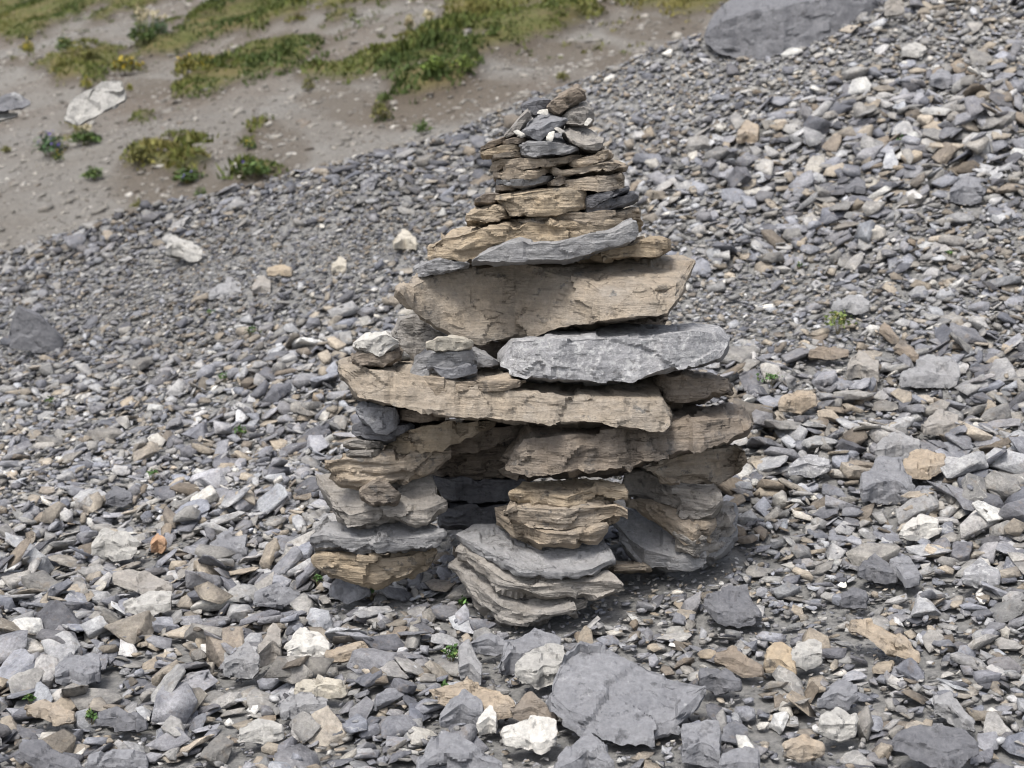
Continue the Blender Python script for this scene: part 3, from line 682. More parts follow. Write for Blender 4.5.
# ------------------------------------------------------------------ scree of loose stones
def proto(seed, fine=False):
    r = random.Random(seed)
    th = r.choice([.12, .15, .19, .24, .30, .40, .55]) * (.85 + .3 * r.random())
    el = 1 + r.random() * 1.0
    n = r.choice([3, 4, 4, 5, 5])
    bm = bmesh.new()
    a0 = r.random() * 6.28
    for lev, sc in ((1, .72 + .22 * r.random()), (-1, .8 + .2 * r.random())):
        tilt = (r.random() - .5) * .5 * th; tilt2 = (r.random() - .5) * .5 * th
        for i in range(n):
            a = a0 + 6.283 * (i + .7 * (r.random() - .5)) / n
            rad = sc * (.66 + .5 * r.random())
            x, y = math.cos(a) * rad, math.sin(a) * rad / el
            bm.verts.new((x, y, lev * th * .5 + tilt * x + tilt2 * y + (r.random() - .5) * .12 * th))
    for i in range(2):
        a = r.random() * 6.28
        bm.verts.new((math.cos(a) * 1.02, math.sin(a) * 1.02 / el, (r.random() - .5) * .5 * th))
    res = bmesh.ops.convex_hull(bm, input=bm.verts)
    junk = [g for g in bm.verts if not g.link_faces]
    bmesh.ops.delete(bm, geom=junk, context='VERTS')
    if fine:
        bmesh.ops.dissolve_limit(bm, angle_limit=R(9), verts=bm.verts, edges=bm.edges)
        bmesh.ops.bevel(bm, geom=bm.edges[:], offset=.028 * (th + .4), segments=1, affect='EDGES', clamp_overlap=True)
    bmesh.ops.triangulate(bm, faces=bm.faces)
    bm.verts.ensure_lookup_table()
    co = np.array([v.co[:] for v in bm.verts])
    for v in bm.verts: v.index
    bm.verts.index_update()
    fa = np.array([[v.index for v in f.verts] for f in bm.faces])
    bm.free()
    if fine:
        jit = np.array([noise.noise_vector(Vector(c * 3 + seed))[:] for c in co]) * .03
        co = co + jit * np.array([1, 1, .5])
    return co, fa, th, el

NPR = 60
PRF = [proto(100 + i, True) for i in range(NPR)]
PRC = [proto(100 + i, False) for i in range(NPR)]

PAL = [('dark grey', (.132, .134, .148), .13), ('grey', (.212, .215, .232), .29), ('warm grey', (.240, .234, .224), .22), ('light grey', (.325, .326, .330), .15),
       ('tan', (.270, .240, .200), .13), ('brown', (.180, .156, .130), .045), ('pale', (.43, .42, .395), .035), ('white', (.47, .46, .43), .014)]
PW = np.array([p[2] for p in PAL]); PW /= PW.sum()

CELL = .015; X0 = -5.1; Y0 = 2.5; NX = 680; NY = 520
gx = X0 + (np.arange(NX) + .5) * CELL; gy = Y0 + (np.arange(NY) + .5) * CELL
GX, GY = np.meshgrid(gx, gy)          # [iy, ix]
DROP = .03
Hm = Gs(GX, GY) - DROP
# footprint of every traced stone standing on the scree
mask = np.zeros((NY, NX), bool)
def stamp(P, zmax):
    gz = Gs(P[:, 0], P[:, 1])
    sel = (P[:, 2] - gz) < zmax
    ix = ((P[sel, 0] - X0) / CELL).astype(int); iy = ((P[sel, 1] - Y0) / CELL).astype(int)
    ok = (ix > 1) & (ix < NX - 2) & (iy > 1) & (iy < NY - 2)
    ix, iy = ix[ok], iy[ok]
    if len(ix) < 3: return
    # fill the hull row by row
    for yv in np.unique(iy):
        xx = ix[iy == yv]
        mask[yv, xx.min():xx.max() + 1] = True
for o_, P in STONES[:N_CAIRN]: stamp(P, .05)
for o_, P in STONES[N_CAIRN:N_GROUND]: stamp(P, .04)
# close gaps between rows
m2 = mask.copy()
for s in (1, 2): m2[s:] |= mask[:-s] & True
mask = m2 & np.roll(m2, -1, 0) | mask

def size_map(x, y):
    fine_l = sstep(1.1, .2, x) * sstep(5.4, 7.2, y)
    m = .040 - .017 * fine_l
    m = m * (1 + .30 * np.sin(x * .9 + y * 2.4 + 1.2 * np.sin(x * 1.3))) * (1 + .22 * np.sin(x * 2.1 + y * 1.3) * np.sin(y * 1.9 - x * .8 + .7))
    m = np.where(np.hypot((x - .62) / .5, (y - 4.35) / .45) < 1, m * .68, m)       # finer rubble by the right leg
    m = np.where(np.hypot((x - 1.0) / .55, (y - 6.2) / .6) < 1, m * .62, m)
    return m

def sample_xy(n):
    u = rng.random(n); y = 2.55 + (10.25 - 2.55) * u ** .75
    w = .325 * y + 1.05
    x = (rng.random(n) * 2 - 1) * w
    return x, y

st_x = []; st_r = []; st_y = []; st_k = []
xa, ya = sample_xy(35000); ra = .008 + .013 * rng.random(35000)
xb, yb = sample_xy(52000)
rb = size_map(xb, yb) * np.exp(rng.normal(-.12, .46, len(xb))); rb = np.clip(rb, .012, .088)
# thin the stones so that coverage is even: big ones are rarer
keep = rng.random(len(xb)) < np.clip((.030 / rb) ** 1.0, .1, 1)
xb, yb, rb = xb[keep], yb[keep], rb[keep]
ordr = np.argsort(rb + rng.normal(0, .014, len(rb)))
xb, yb, rb = xb[ordr], yb[ordr], rb[ordr]
xc, yc_ = sample_xy(3500); rc = .007 + .011 * rng.random(3500)
SX = np.concatenate([xa, xb, xc]); SY = np.concatenate([ya, yb, yc_]); SR = np.concatenate([ra, rb, rc])
NS = len(SX)
kp = rng.integers(0, NPR, NS)
pal = rng.choice(len(PAL), NS, p=PW)
# colour drifts over the slope: bluish left, browner by the cairn and low right
colj = np.exp(rng.normal(0, .18, NS)) * (1 - .20 * sstep(1.0, -.4, SX) * sstep(6.3, 8.0, SY)) * (1 + .10 * sstep(-.2, -1.2, SX) * sstep(4.2, 5.0, SY) * sstep(6.6, 5.8, SY))
yaw = rng.random(NS) * 6.283
tilt_n = rng.normal(0, .17, (NS, 2))
steep = rng.random(NS) < .16
tilt_n[steep] *= 2.6
recs = []
for i in range(NS):
    r = SR[i]; x = SX[i]; y = SY[i]
    th = PRF[kp[i]][2]; el = PRF[kp[i]][3]
    ix = int((x - X0) / CELL); iy = int((y - Y0) / CELL)
    k = max(1, int(.62 * r / CELL))
    if ix - k < 1 or iy - k < 1 or ix + k >= NX - 1 or iy + k >= NY - 1: continue
    if r > .013:
        for tr in range(4):
            kk = max(1, int(.7 * r / CELL))
            if mask[max(0, iy - kk):iy + kk + 1, max(0, ix - kk):ix + kk + 1].mean() <= .18: break
            r *= .62
            if r < .011: break
        if mask[iy, ix] and r > .011: continue
        k = max(1, int(.62 * r / CELL)); SR[i] = r
    c = Hm[iy, ix]; l = Hm[iy, ix - k]; rr_ = Hm[iy, ix + k]; d_ = Hm[iy - k, ix]; u_ = Hm[iy + k, ix]
    sx = (rr_ - l) / (2 * k * CELL); sy = (u_ - d_) / (2 * k * CELL)
    sx = max(-.75, min(.75, sx)); sy = max(-.6, min(.85, sy))
    mean = (c + l + rr_ + d_ + u_) / 5; mx = max(c, l, rr_, d_, u_)
    z0 = mean + .25 * (mx - mean)
    nx_ = -sx + tilt_n[i, 0]; ny_ = -sy + tilt_n[i, 1]
    nrm = Vector((nx_, ny_, 1)).normalized()
    cz = z0 + th * r * .30
    recs.append((i, x, y, cz, nrm, r))
    # raise the height map
    ky = max(1, int(.72 * r / CELL))
    xs0, xs1 = max(0, ix - ky), min(NX, ix + ky + 1); ys0, ys1 = max(0, iy - ky), min(NY, iy + ky + 1)
    dx = gx[xs0:xs1][None, :] - x; dy = gy[ys0:ys1][:, None] - y
    top = cz + th * r * .38 - (nrm.x * dx + nrm.y * dy) / nrm.z
    cy, sy_ = math.cos(yaw[i]), math.sin(yaw[i])
    q = (dx * cy + dy * sy_) ** 2 + ((-dx * sy_ + dy * cy) * el) ** 2
    patch = Hm[ys0:ys1, xs0:xs1]
    np.copyto(patch, np.maximum(patch, top), where=q < (.8 * r) ** 2)

print('stones dropped', len(recs), 'mean rise', float((Hm - (Gs(GX, GY) - DROP))[100:400, 200:440].mean()))

# which of them show largest
CAIRN_POLY = [(300, 600), (300, 500), (320, 450), (335, 350), (400, 270), (480, 130), (530, 90), (600, 90), (650, 210), (700, 255), (735, 330), (755, 420), (740, 520), (700, 575), (640, 590), (560, 630), (470, 615)]
def inpoly(px, py, poly):
    px = np.asarray(px, float); py = np.asarray(py, float)
    c = np.zeros(px.shape, bool)
    j = len(poly) - 1
    for i in range(len(poly)):
        xi, yi = poly[i]; xj, yj = poly[j]
        with np.errstate(divide='ignore', invalid='ignore'):
            t = ((yi > py) != (yj > py)) & (px < (xj - xi) * (py - yi) / ((yj - yi) if yj != yi else 1e-9) + xi)
        c ^= t; j = i
    return c
boxes = []
for o_, P in STONES:
    a, b = project(P); boxes.append((a.min(), b.min(), a.max(), b.max(), P[:, 1].mean()))
cand = []
for n_, (i, x, y, cz, nrm, r) in enumerate(recs):
    if r < .026: continue
    px, py = project(np.array([x, y, cz]))
    if not (4 < px < 1020 and 4 < py < 764): continue
    if y > 4.0 and inpoly(px, py, CAIRN_POLY): continue
    ix = int((x - X0) / CELL); iy = int((y - Y0) / CELL)
    th = PRF[kp[i]][2]
    if Hm[iy, ix] > cz + th * r * .38 + .003: continue
    bad = False
    for (a, b, c_, d_, yy) in boxes:
        if yy < y + .02 and a < px < c_ and b < py < d_: bad = True; break
    if bad: continue
    ce = .45 + .55 * abs(nrm.y * -.9 + nrm.z * .3)
    cand.append((r * r / PRF[kp[i]][3] * ce / (y * y), n_))
cand.sort(reverse=True)
N_IND = 300 - (N_GROUND - N_CAIRN) - 4
chosen = []
for sc_, n_ in cand:
    if len(chosen) >= N_IND: break
    i, x, y, cz, nrm, r = recs[n_]
    ok = True
    for m in chosen:
        if m > n_ and (recs[m][1] - x) ** 2 + (recs[m][2] - y) ** 2 < (.8 * max(r, recs[m][5])) ** 2: ok = False; break
    if ok: chosen.append(n_)
chosen_set = set(chosen)

def basis(nrm, a):
    z = nrm; t = Vector((math.cos(a), math.sin(a), 0)); xax = (t - z * t.dot(z)).normalized(); yax = z.cross(xax)
    return np.array([[xax.x, yax.x, z.x], [xax.y, yax.y, z.y], [xax.z, yax.z, z.z]])

def stone_col(i):
    c = np.array(PAL[pal[i]][1]) * colj[i]
    return np.clip(c * (1 + .02 * rng.normal() * np.array([1, .2, -1])), .03, .72)

# material shared by all loose stones: own colour of each stone in the attribute "stone_colour"
def scree_mat():
    m, nt, bs = new_mat('scree_stone')
    at_ = N(nt, 'ShaderNodeAttribute', attribute_name='stone_colour')
    tc = N(nt, 'ShaderNodeTexCoord')
    w = math_n(nt, 'MULTIPLY', at_.outputs['Alpha'], 60.0)
    v = tc.outputs['Object']
    n1 = noise_n(nt, v, 22, 5, .6, w); n2 = noise_n(nt, v, 110, 5, .7, w)
    col = mix(nt, 1.0, at_.outputs['Color'], ramp(nt, n1, .32, .70, (.66, .66, .68, 1), (1.28, 1.26, 1.22, 1)), 'MULTIPLY')
    col = mix(nt, 1.0, col, ramp(nt, n2, .30, .72, (.66, .66, .66, 1), (1.3, 1.3, 1.3, 1)), 'MULTIPLY')
    st = noise_n(nt, v, 45, 3, .5, w)
    vein = ramp(nt, math_n(nt, 'ABSOLUTE', math_n(nt, 'SUBTRACT', noise_n(nt, v, 14, 3, .5, w), .5)), 0, .012, (1, 1, 1, 1), (0, 0, 0, 1))
    col = mix(nt, math_n(nt, 'MULTIPLY', math_n(nt, 'MULTIPLY', vein, ramp(nt, math_n(nt, 'FRACT', math_n(nt, 'MULTIPLY', w, 7.0)), .88, .90)), .38), col, (.5, .49, .46))
    col = mix(nt, math_n(nt, 'MULTIPLY', ramp(nt, st, .58, .72), .30), col, (.20, .15, .10))
    nt.links.new(col, bs.inputs['Base Color'])
    h = math_n(nt, 'ADD', n2, math_n(nt, 'MULTIPLY', noise_n(nt, v, 40, 6, .65, w), 1.2))
    bump(nt, bs, h, .9, .007)
    return m
SM = scree_mat()

def big_mesh(name, lst, mat, coarse_px=15):
    """one mesh of many stones: list of (proto index, centre, 3x3, radius, colour, fine)"""
    V = []; Fc = []; Cc = []; nv = 0
    for (kx, c, B, r, col, fine) in lst:
        co, fa = (PRF if fine else PRC)[kx][:2]
        V.append((co * r) @ B.T + c); Fc.append(fa + nv); nv += len(co)
        Cc.append(np.repeat(np.array([[col[0], col[1], col[2], col[3]]]), len(co), 0))
    V = np.concatenate(V); Fc = np.concatenate(Fc); Cc = np.concatenate(Cc)
    me = bpy.data.meshes.new(name)
    me.vertices.add(len(V)); me.vertices.foreach_set('co', V.astype(np.float32).ravel())
    nf = len(Fc)
    me.loops.add(nf * 3); me.loops.foreach_set('vertex_index', Fc.astype(np.int32).ravel())
    me.polygons.add(nf); me.polygons.foreach_set('loop_start', np.arange(0, nf * 3, 3, dtype=np.int32))
    try: me.polygons.foreach_set('loop_total', np.full(nf, 3, np.int32))
    except Exception: pass
    me.update(calc_edges=True); me.validate()
    ca = me.color_attributes.new('stone_colour', 'FLOAT_COLOR', 'POINT')
    ca.data.foreach_set('color', Cc.astype(np.float32).ravel())
    me.materials.append(mat)
    o = bpy.data.objects.new(name, me); COL.objects.link(o)
    return o

lst = []
for n_, (i, x, y, cz, nrm, r) in enumerate(recs):
    if n_ in chosen_set: continue
    c = stone_col(i)
    lst.append((kp[i], np.array([x, y, cz]), basis(nrm, yaw[i]), r, (c[0], c[1], c[2], rng.random()), r * F / y > 9))
sc_obj = big_mesh('scree', lst, SM)
sc_obj['label'] = 'loose grey and tan shale rubble covering the whole slope around the cairn'
sc_obj['category'] = 'scree'; sc_obj['kind'] = 'stuff'
print('scree polys', len(sc_obj.data.polygons))

# the larger loose stones: objects of their own
def ind_mesh(kx, r, seed, col):
    co, fa = PRC[kx][:2]
    bm = bmesh.new()
    vs = [bm.verts.new(tuple(c * r)) for c in co]
    for f in fa: bm.faces.new([vs[t] for t in f])
    bmesh.ops.dissolve_limit(bm, angle_limit=R(8), verts=bm.verts, edges=bm.edges)
    bmesh.ops.bevel(bm, geom=bm.edges[:], offset=.035 * r, segments=1, affect='EDGES', clamp_overlap=True)
    bmesh.ops.triangulate(bm, faces=bm.faces)
    for it in range(3):
        es = [e for e in bm.edges if e.calc_length() > .22 * r]
        if es: bmesh.ops.subdivide_edges(bm, edges=es, cuts=1)
        bmesh.ops.triangulate(bm, faces=[f for f in bm.faces if len(f.verts) > 3])
    bm.normal_update()
    for v in bm.verts:
        p = v.co / r
        dd, pts = noise.voronoi(Vector((p.x * 2.6 + seed, p.y * 2.6, p.z * 3.4)))
        ch = hash1(round(pts[0].x * 3.1 + pts[0].y * 7.7 + pts[0].z * 5.3, 3))
        d_ = (ch - .5) * .04 + noise.fractal(Vector((p.x * 2.2 + seed, p.y * 2.2, p.z * 4)), 1, 2, 4) * .045 + noise.noise(Vector((p.x * 12, p.y * 12 + seed, p.z * 30))) * .012
        v.co += v.normal * d_ * r
    for f in bm.faces: f.smooth = True
    for e in bm.edges:
        if len(e.link_faces) == 2 and e.calc_face_angle(0) > R(28): e.smooth = False
    me = bpy.data.meshes.new('scree_stone'); bm.to_mesh(me); bm.free()
    ca = me.color_attributes.new('stone_colour', 'FLOAT_COLOR', 'POINT')
    ca.data.foreach_set('color', np.tile(np.array(col, np.float32), len(me.vertices)))
    me.materials.append(SM)
    return me

for lb_, cx_, cy_, w_, dd_, kx_, yw_ in (
  ('white quartz chip behind the glossy grey summit stone', 410, 164, 62, 4.30, 7, .4),
  ('small white quartz chip below the glossy grey summit stone', 437, 262, 54, 4.215, 12, 1.3),
  ('pale chip between the glossy grey and tan summit stones', 470, 237, 48, 4.245, 21, 2.2),
  ('white quartz chip at the right edge of the summit', 585, 202, 44, 4.27, 33, .9),
  ('lowest white chip at the left of the grey summit block', 314, 250, 48, 4.26, 18, 2.9),
  ('white chip beside the leaning sliver at the summit', 354, 191, 42, 4.31, 25, .2)):
    q_ = at(440 + cx_ / 3.938, 70 + cy_ / 3.938, dd_)
    c_ = (.44, .43, .40, rng.random()) if 'white' in lb_ else (.33, .32, .30, rng.random())
    me = ind_mesh(kx_, w_ / 3.938 * dd_ / F * .56, kx_ * 1.7, c_)
    o = bpy.data.objects.new('cairn_pebble', me)
    o.matrix_world = Matrix.Translation(Vector(q_)) @ Matrix(basis(Vector((.25 * math.sin(yw_ * 5), -.75, .65)).normalized(), yw_).tolist()).to_4x4()
    COL.objects.link(o)
    o['label'] = lb_; o['category'] = 'pebble'; o['group'] = CG; o['kind'] = 'thing'

# wording: each stone by size, colour and shape, and by the landmark beside it
REFS = [(l, x, y, w) for (l, x, y, w, nm) in LANDMARK_PX[N_CAIRN:N_GROUND]]
SHORT = {}
def ref_of(lbl):
    w = lbl.split()
    cut = []
    for t in w:
        if t in ('with', 'lying', 'leaning', 'standing', 'in', 'at', 'just', 'cut', 'below', 'beside', 'left', 'right', 'above', 'between', 'high', 'low', 'beneath', 'touching', 'near', 'on', 'half', 'carrying', 'sloping', 'against') and len(cut) >= 2: break
        cut.append(t.strip(','))
    return ' '.join(cut)
refcount = {}
for l, *_ in REFS: refcount[ref_of(l)] = refcount.get(ref_of(l), 0) + 1
REFS = [(ref_of(l), x, y) for (l, x, y, w) in REFS if refcount[ref_of(l)] == 1 and len(ref_of(l).split()) <= 4]
REFS += [('cairn front centre leg', 535, 560), ('cairn left leg', 375, 530), ('cairn right leg', 665, 510), ('cairn upper stack', 560, 190), ('upper beam left end', 345, 380), ('biggest slab right end', 690, 290)]
plan = []
for n_ in chosen:
    i, x, y, cz, nrm, r = recs[n_]
    px, py = project(np.array([x, y, cz])); px = float(px); py = float(py)
    col = PAL[pal[i]][0]; th = PRF[kp[i]][2]; el = PRF[kp[i]][3]
    shape = ('slender ' if el > 1.65 else '') + ('flat' if th < .27 else 'chunky' if th > .5 else 'angular')
    size = 'large ' if r > .06 else 'small ' if r < .038 else ''
    near = sorted(REFS, key=lambda q: (q[1] - px) ** 2 + ((q[2] - py) * 1.3) ** 2)
    opts = []
    for nm, rx, ry in near[:7]:
        dx, dy = px - rx, py - ry
        if abs(dx) > 2.2 * abs(dy): rel = 'right of' if dx > 0 else 'left of'
        elif abs(dy) > 2.2 * abs(dx): rel = 'in front of' if dy > 0 else 'behind'
        else: rel = ('in front and ' if dy > 0 else 'behind and ') + ('right of' if dx > 0 else 'left of')
        opts.append(f'{size}{col} {shape} stone {rel} the {nm}')
    plan.append((n_, opts, px, py))
used = {}
final = {}
for n_, opts, px, py in plan:
    for op in opts:
        if op not in used:
            used[op] = n_; final[n_] = op; break
    else:
        final[n_] = opts[0]
for n_ in chosen:
    i, x, y, cz, nrm, r = recs[n_]
    c = stone_col(i)
    me = ind_mesh(kp[i], r, i * .37, (c[0], c[1], c[2], rng.random()))
    o = bpy.data.objects.new('scree_stone', me)
    o.matrix_world = Matrix.Translation((x, y, cz)) @ Matrix(basis(nrm, yaw[i]).tolist()).to_4x4()
    COL.objects.link(o)
    o['label'] = final[n_]; o['category'] = 'stone'; o['group'] = SG; o['kind'] = 'thing'

# ------------------------------------------------------------------ ground sheet
TURF = [  # outlines of the turf on the hillside, traced in the photo and laid on the hillside itself
 [(-260, -140), (110, -140), (150, 5), (120, 22), (58, 24), (44, 40), (-20, 44), (-260, 80)],
 [(100, -140), (1100, -140), (900, 0), (720, 0), (640, 8), (600, 6), (560, 2), (440, 3), (380, 6), (330, 14), (262, 32), (212, 44), (176, 40), (170, 30), (215, 8), (250, -10), (150, 5)],
 [(68, 52), (92, 60), (140, 48), (185, 40), (215, 44), (180, 58), (140, 68), (100, 74), (72, 68)],
 [(176, 96), (182, 108), (205, 102), (240, 88), (290, 76), (326, 54), (327, 42), (290, 47), (240, 58), (205, 74)],
 [(300, 84), (312, 72), (340, 76), (372, 62), (410, 52), (455, 36), (440, 8), (600, 4), (592, 28), (560, 40), (520, 50), (482, 60), (474, 82), (440, 100), (404, 104), (392, 88), (360, 84), (330, 88)],
 [(372, 104), (382, 120), (394, 112), (388, 100)],
 [(615, -5), (640, 16), (690, 22), (735, 16), (740, -20)],
 [(222, 190), (246, 186), (284, 184), (278, 170), (252, 172), (236, 180)],
 [(124, 162), (140, 158), (168, 164), (200, 162), (206, 174), (184, 184), (160, 178), (132, 170)],
 [(238, 152), (252, 128), (270, 110), (268, 124), (252, 148)],
 [(126, 152), (140, 148), (156, 152), (148, 162), (128, 164)],
 [(52, 158), (70, 128), (78, 120), (74, 134)], [(125, 122), (146, 114), (150, 120), (130, 128)],
 [(165, 140), (190, 134), (188, 146), (168, 148)], [(322, 22), (360, 12), (350, 24), (330, 30)],
 [(36, 66), (58, 62), (80, 70), (100, 76), (100, 92), (60, 88)],
]
def turf_amount(x, y, z):
    px, py = project(np.stack([x, y, z], -1))
    t = np.zeros(px.shape, bool)
    wx = 5 * np.sin(px * .11 + py * .07) + 3 * np.sin(px * .29 - py * .21) + 2 * np.sin(px * .7 + py * .5)
    wy = 2.5 * np.sin(px * .13 - py * .11) + 1.5 * np.sin(px * .37 + 1)
    for p in TURF: t |= inpoly(px + wx, py + wy, p)
    bare = (np.sin(px * .06 + py * .10) + np.sin(px * .03 - py * .16 + 1) + np.sin(px * .17 + py * .31) * .6) > 1.5
    t = t & ~bare
    spots = (np.sin(px * .23 + py * .37 + 1) * np.sin(px * .11 - py * .41) + .5 * np.sin(px * .53 + py * .19)) > 1.02
    up = (py < 70 - .02 * px) & (px < 640)
    return t | (spots & up)

def axis(lo, hi, c0, c1, st, g):
    a = list(np.arange(c0, c1, st)); s = st; v = a[-1]
    while v < hi: s = min(s * g, 6); v += s; a.append(v)
    s = st; v = c0; pre = []
    while v > lo: s = min(s * g, 6); v -= s; pre.append(v)
    return np.array(pre[::-1] + a)
ax = axis(-90, 90, -9, 7, .11, 1.06); ay = axis(-15, 160, 2.4, 24, .10, 1.04)
AX, AY = np.meshgrid(ax, ay)
AZ = G(AX, AY)
lowm = sstep(10.6, 10.2, AY) * (Gs(AX, AY) > Gh(AX, AY) + .02)
TA = turf_amount(AX, AY, AZ) & (AY > 10.6) & (Gh(AX, AY) >= Gs(AX, AY))
AZ = AZ - (DROP + .012) * lowm
TAf = TA.astype(float)
for _ in range(2):
    TAf = (TAf + np.roll(TAf, 1, 0) + np.roll(TAf, -1, 0) + np.roll(TAf, 1, 1) + np.roll(TAf, -1, 1)) / 5
AZ = AZ + .2 * TAf
ny_, nx__ = AX.shape
V = np.stack([AX, AY, AZ], -1).reshape(-1, 3)
idx = np.arange(ny_ * nx__).reshape(ny_, nx__)
Fq = np.stack([idx[:-1, :-1], idx[:-1, 1:], idx[1:, 1:], idx[1:, :-1]], -1).reshape(-1, 4)
me = bpy.data.meshes.new('ground'); me.from_pydata(V.tolist(), [], Fq.tolist()); me.update()
me.polygons.foreach_set('use_smooth', np.ones(len(Fq), bool))
hill_amt = ((Gh(AX, AY) > Gs(AX, AY) - .03) & (AY > 9.8)).astype(float)
zc = np.zeros((len(V), 4), np.float32); zc[:, 0] = hill_amt.ravel(); zc[:, 1] = TAf.ravel(); zc[:, 3] = 1
gpx, gpy = project(V)
for cx_, cy_, rx_, ry_ in ((400, 112, 95, 20), (345, 100, 60, 14), (275, 150, 40, 30), (175, 190, 70, 28), (560, 55, 70, 16), (650, 28, 60, 14), (95, 62, 34, 9), (140, 88, 45, 12), (290, 62, 70, 9), (310, 40, 40, 8), (200, 225, 90, 22), (480, 92, 50, 14), (600, 60, 40, 12), (30, 62, 50, 6)):
    q_ = ((gpx - cx_) / rx_) ** 2 + ((gpy - cy_) / ry_) ** 2
    zc[:, 2] = np.maximum(zc[:, 2], np.clip(1.3 - q_, 0, 1))
ca = me.color_attributes.new('zone', 'FLOAT_COLOR', 'POINT'); ca.data.foreach_set('color', zc.ravel())
def ground_mat():
    m, nt, bs = new_mat('ground')
    tc = N(nt, 'ShaderNodeTexCoord'); v = tc.outputs['Object']
    zn = N(nt, 'ShaderNodeAttribute', attribute_name='zone')
    sp = N(nt, 'ShaderNodeSeparateColor'); nt.links.new(zn.outputs['Color'], sp.inputs[0])
    gr = mix(nt, ramp(nt, noise_n(nt, v, 60, 8, .7), .35, .65), (.15, .15, .148), (.26, .255, .245))
    big = noise_n(nt, v, .7, 5, .6); peb = noise_n(nt, v, 26, 8, .75)
    soil = mix(nt, ramp(nt, big, .38, .62), (.142, .130, .114), (.180, .172, .158))
    dirt = noise_n(nt, v, .33, 4, .55)
    soil = mix(nt, math_n(nt, 'MULTIPLY', ramp(nt, dirt, .50, .64), .7), soil, (.110, .088, .068))
    soil = mix(nt, 1.0, soil, ramp(nt, peb, .3, .72, (.62, .61, .6, 1), (1.3, 1.3, 1.3, 1)), 'MULTIPLY')
    earth = ramp(nt, math_n(nt, 'ADD', math_n(nt, 'MULTIPLY', sp.outputs[2], .55), math_n(nt, 'MULTIPLY', noise_n(nt, v, 1.3, 6, .65), .6)), .48, .72)
    soil = mix(nt, math_n(nt, 'MULTIPLY', earth, .8), soil, (.098, .083, .066))
    tf = mix(nt, ramp(nt, noise_n(nt, v, 1.6, 6, .65), .38, .62), (.080, .085, .026), (.115, .095, .042))
    edge = ramp(nt, sp.outputs[1], .05, .35)
    soil = mix(nt, math_n(nt, 'MULTIPLY', edge, .75), soil, (.070, .056, .042))
    hillc = mix(nt, ramp(nt, sp.outputs[1], .35, .75), soil, tf)
    col = mix(nt, sp.outputs[0], gr, hillc)
    nt.links.new(col, bs.inputs['Base Color'])
    vor = N(nt, 'ShaderNodeTexVoronoi'); vor.inputs['Scale'].default_value = 22; nt.links.new(v, vor.inputs['Vector'])
    h = math_n(nt, 'ADD', math_n(nt, 'MULTIPLY', vor.outputs['Distance'], .6), peb)
    bump(nt, bs, h, .8, .03)
    return m
me.materials.append(ground_mat())
go = bpy.data.objects.new('ground', me); COL.objects.link(go)
go['kind'] = 'structure'; go['label'] = 'scree slope and bare earth hillside rising behind it'; go['category'] = 'ground'

def ground_z(x, y):
    """height of the ground sheet on the hillside, turf mounds included (bilinear)"""
    jx = np.clip(np.searchsorted(ax, x) - 1, 0, len(ax) - 2); jy = np.clip(np.searchsorted(ay, y) - 1, 0, len(ay) - 2)
    fx = (x - ax[jx]) / (ax[jx + 1] - ax[jx]); fy = (y - ay[jy]) / (ay[jy + 1] - ay[jy])
    return (AZ[jy, jx] * (1 - fx) * (1 - fy) + AZ[jy, jx + 1] * fx * (1 - fy) + AZ[jy + 1, jx] * (1 - fx) * fy + AZ[jy + 1, jx + 1] * fx * fy)

# ------------------------------------------------------------------ gravel on the hillside
nG = 34000
hy = 11.5 + 30 * rng.random(nG) ** 1.4; hx = -.46 * hy - .8 + rng.random(nG) * (.46 * hy + .8 + .13 * hy + 1.0)
hz = ground_z(hx, hy)
okh = (Gh(hx, hy) > Gs(hx, hy)) & ~turf_amount(hx, hy, Gh(hx, hy))
lst = []
for x, y, z in zip(hx[okh], hy[okh], hz[okh]):
    r = min(.11, .016 * math.exp(rng.normal(0, .5)) * (1 + y / 40))
    kx = int(rng.integers(0, NPR))
    nrm = Vector((-.2 + rng.normal(0, .2), -.2 + rng.normal(0, .2), 1)).normalized()
    t = rng.random()
    b = np.array((.235, .222, .20)) if t < .8 else np.array((.36, .345, .32)) if t < .92 else np.array((.15, .13, .11))
    b = b * math.exp(rng.normal(0, .14))
    lst.append((kx, np.array([x, y, z + .1 * r]), basis(nrm, rng.random() * 6.28), r, (b[0], b[1], b[2], rng.random()), False))
hg = big_mesh('hillside_gravel', lst, SM)
hg['kind'] = 'stuff'; hg['label'] = 'pale gravel strewn over the bare earth of the far hillside'; hg['category'] = 'gravel'

# ------------------------------------------------------------------ vegetation
def leaf_mat(name, rough=.7):
    m, nt, bs = new_mat(name)
    a = N(nt, 'ShaderNodeAttribute', attribute_name='leaf_colour')
    nt.links.new(a.outputs['Color'], bs.inputs['Base Color'])
    bs.inputs['Roughness'].default_value = rough
    return m
LM = leaf_mat('leaf'); PM = leaf_mat('petal')

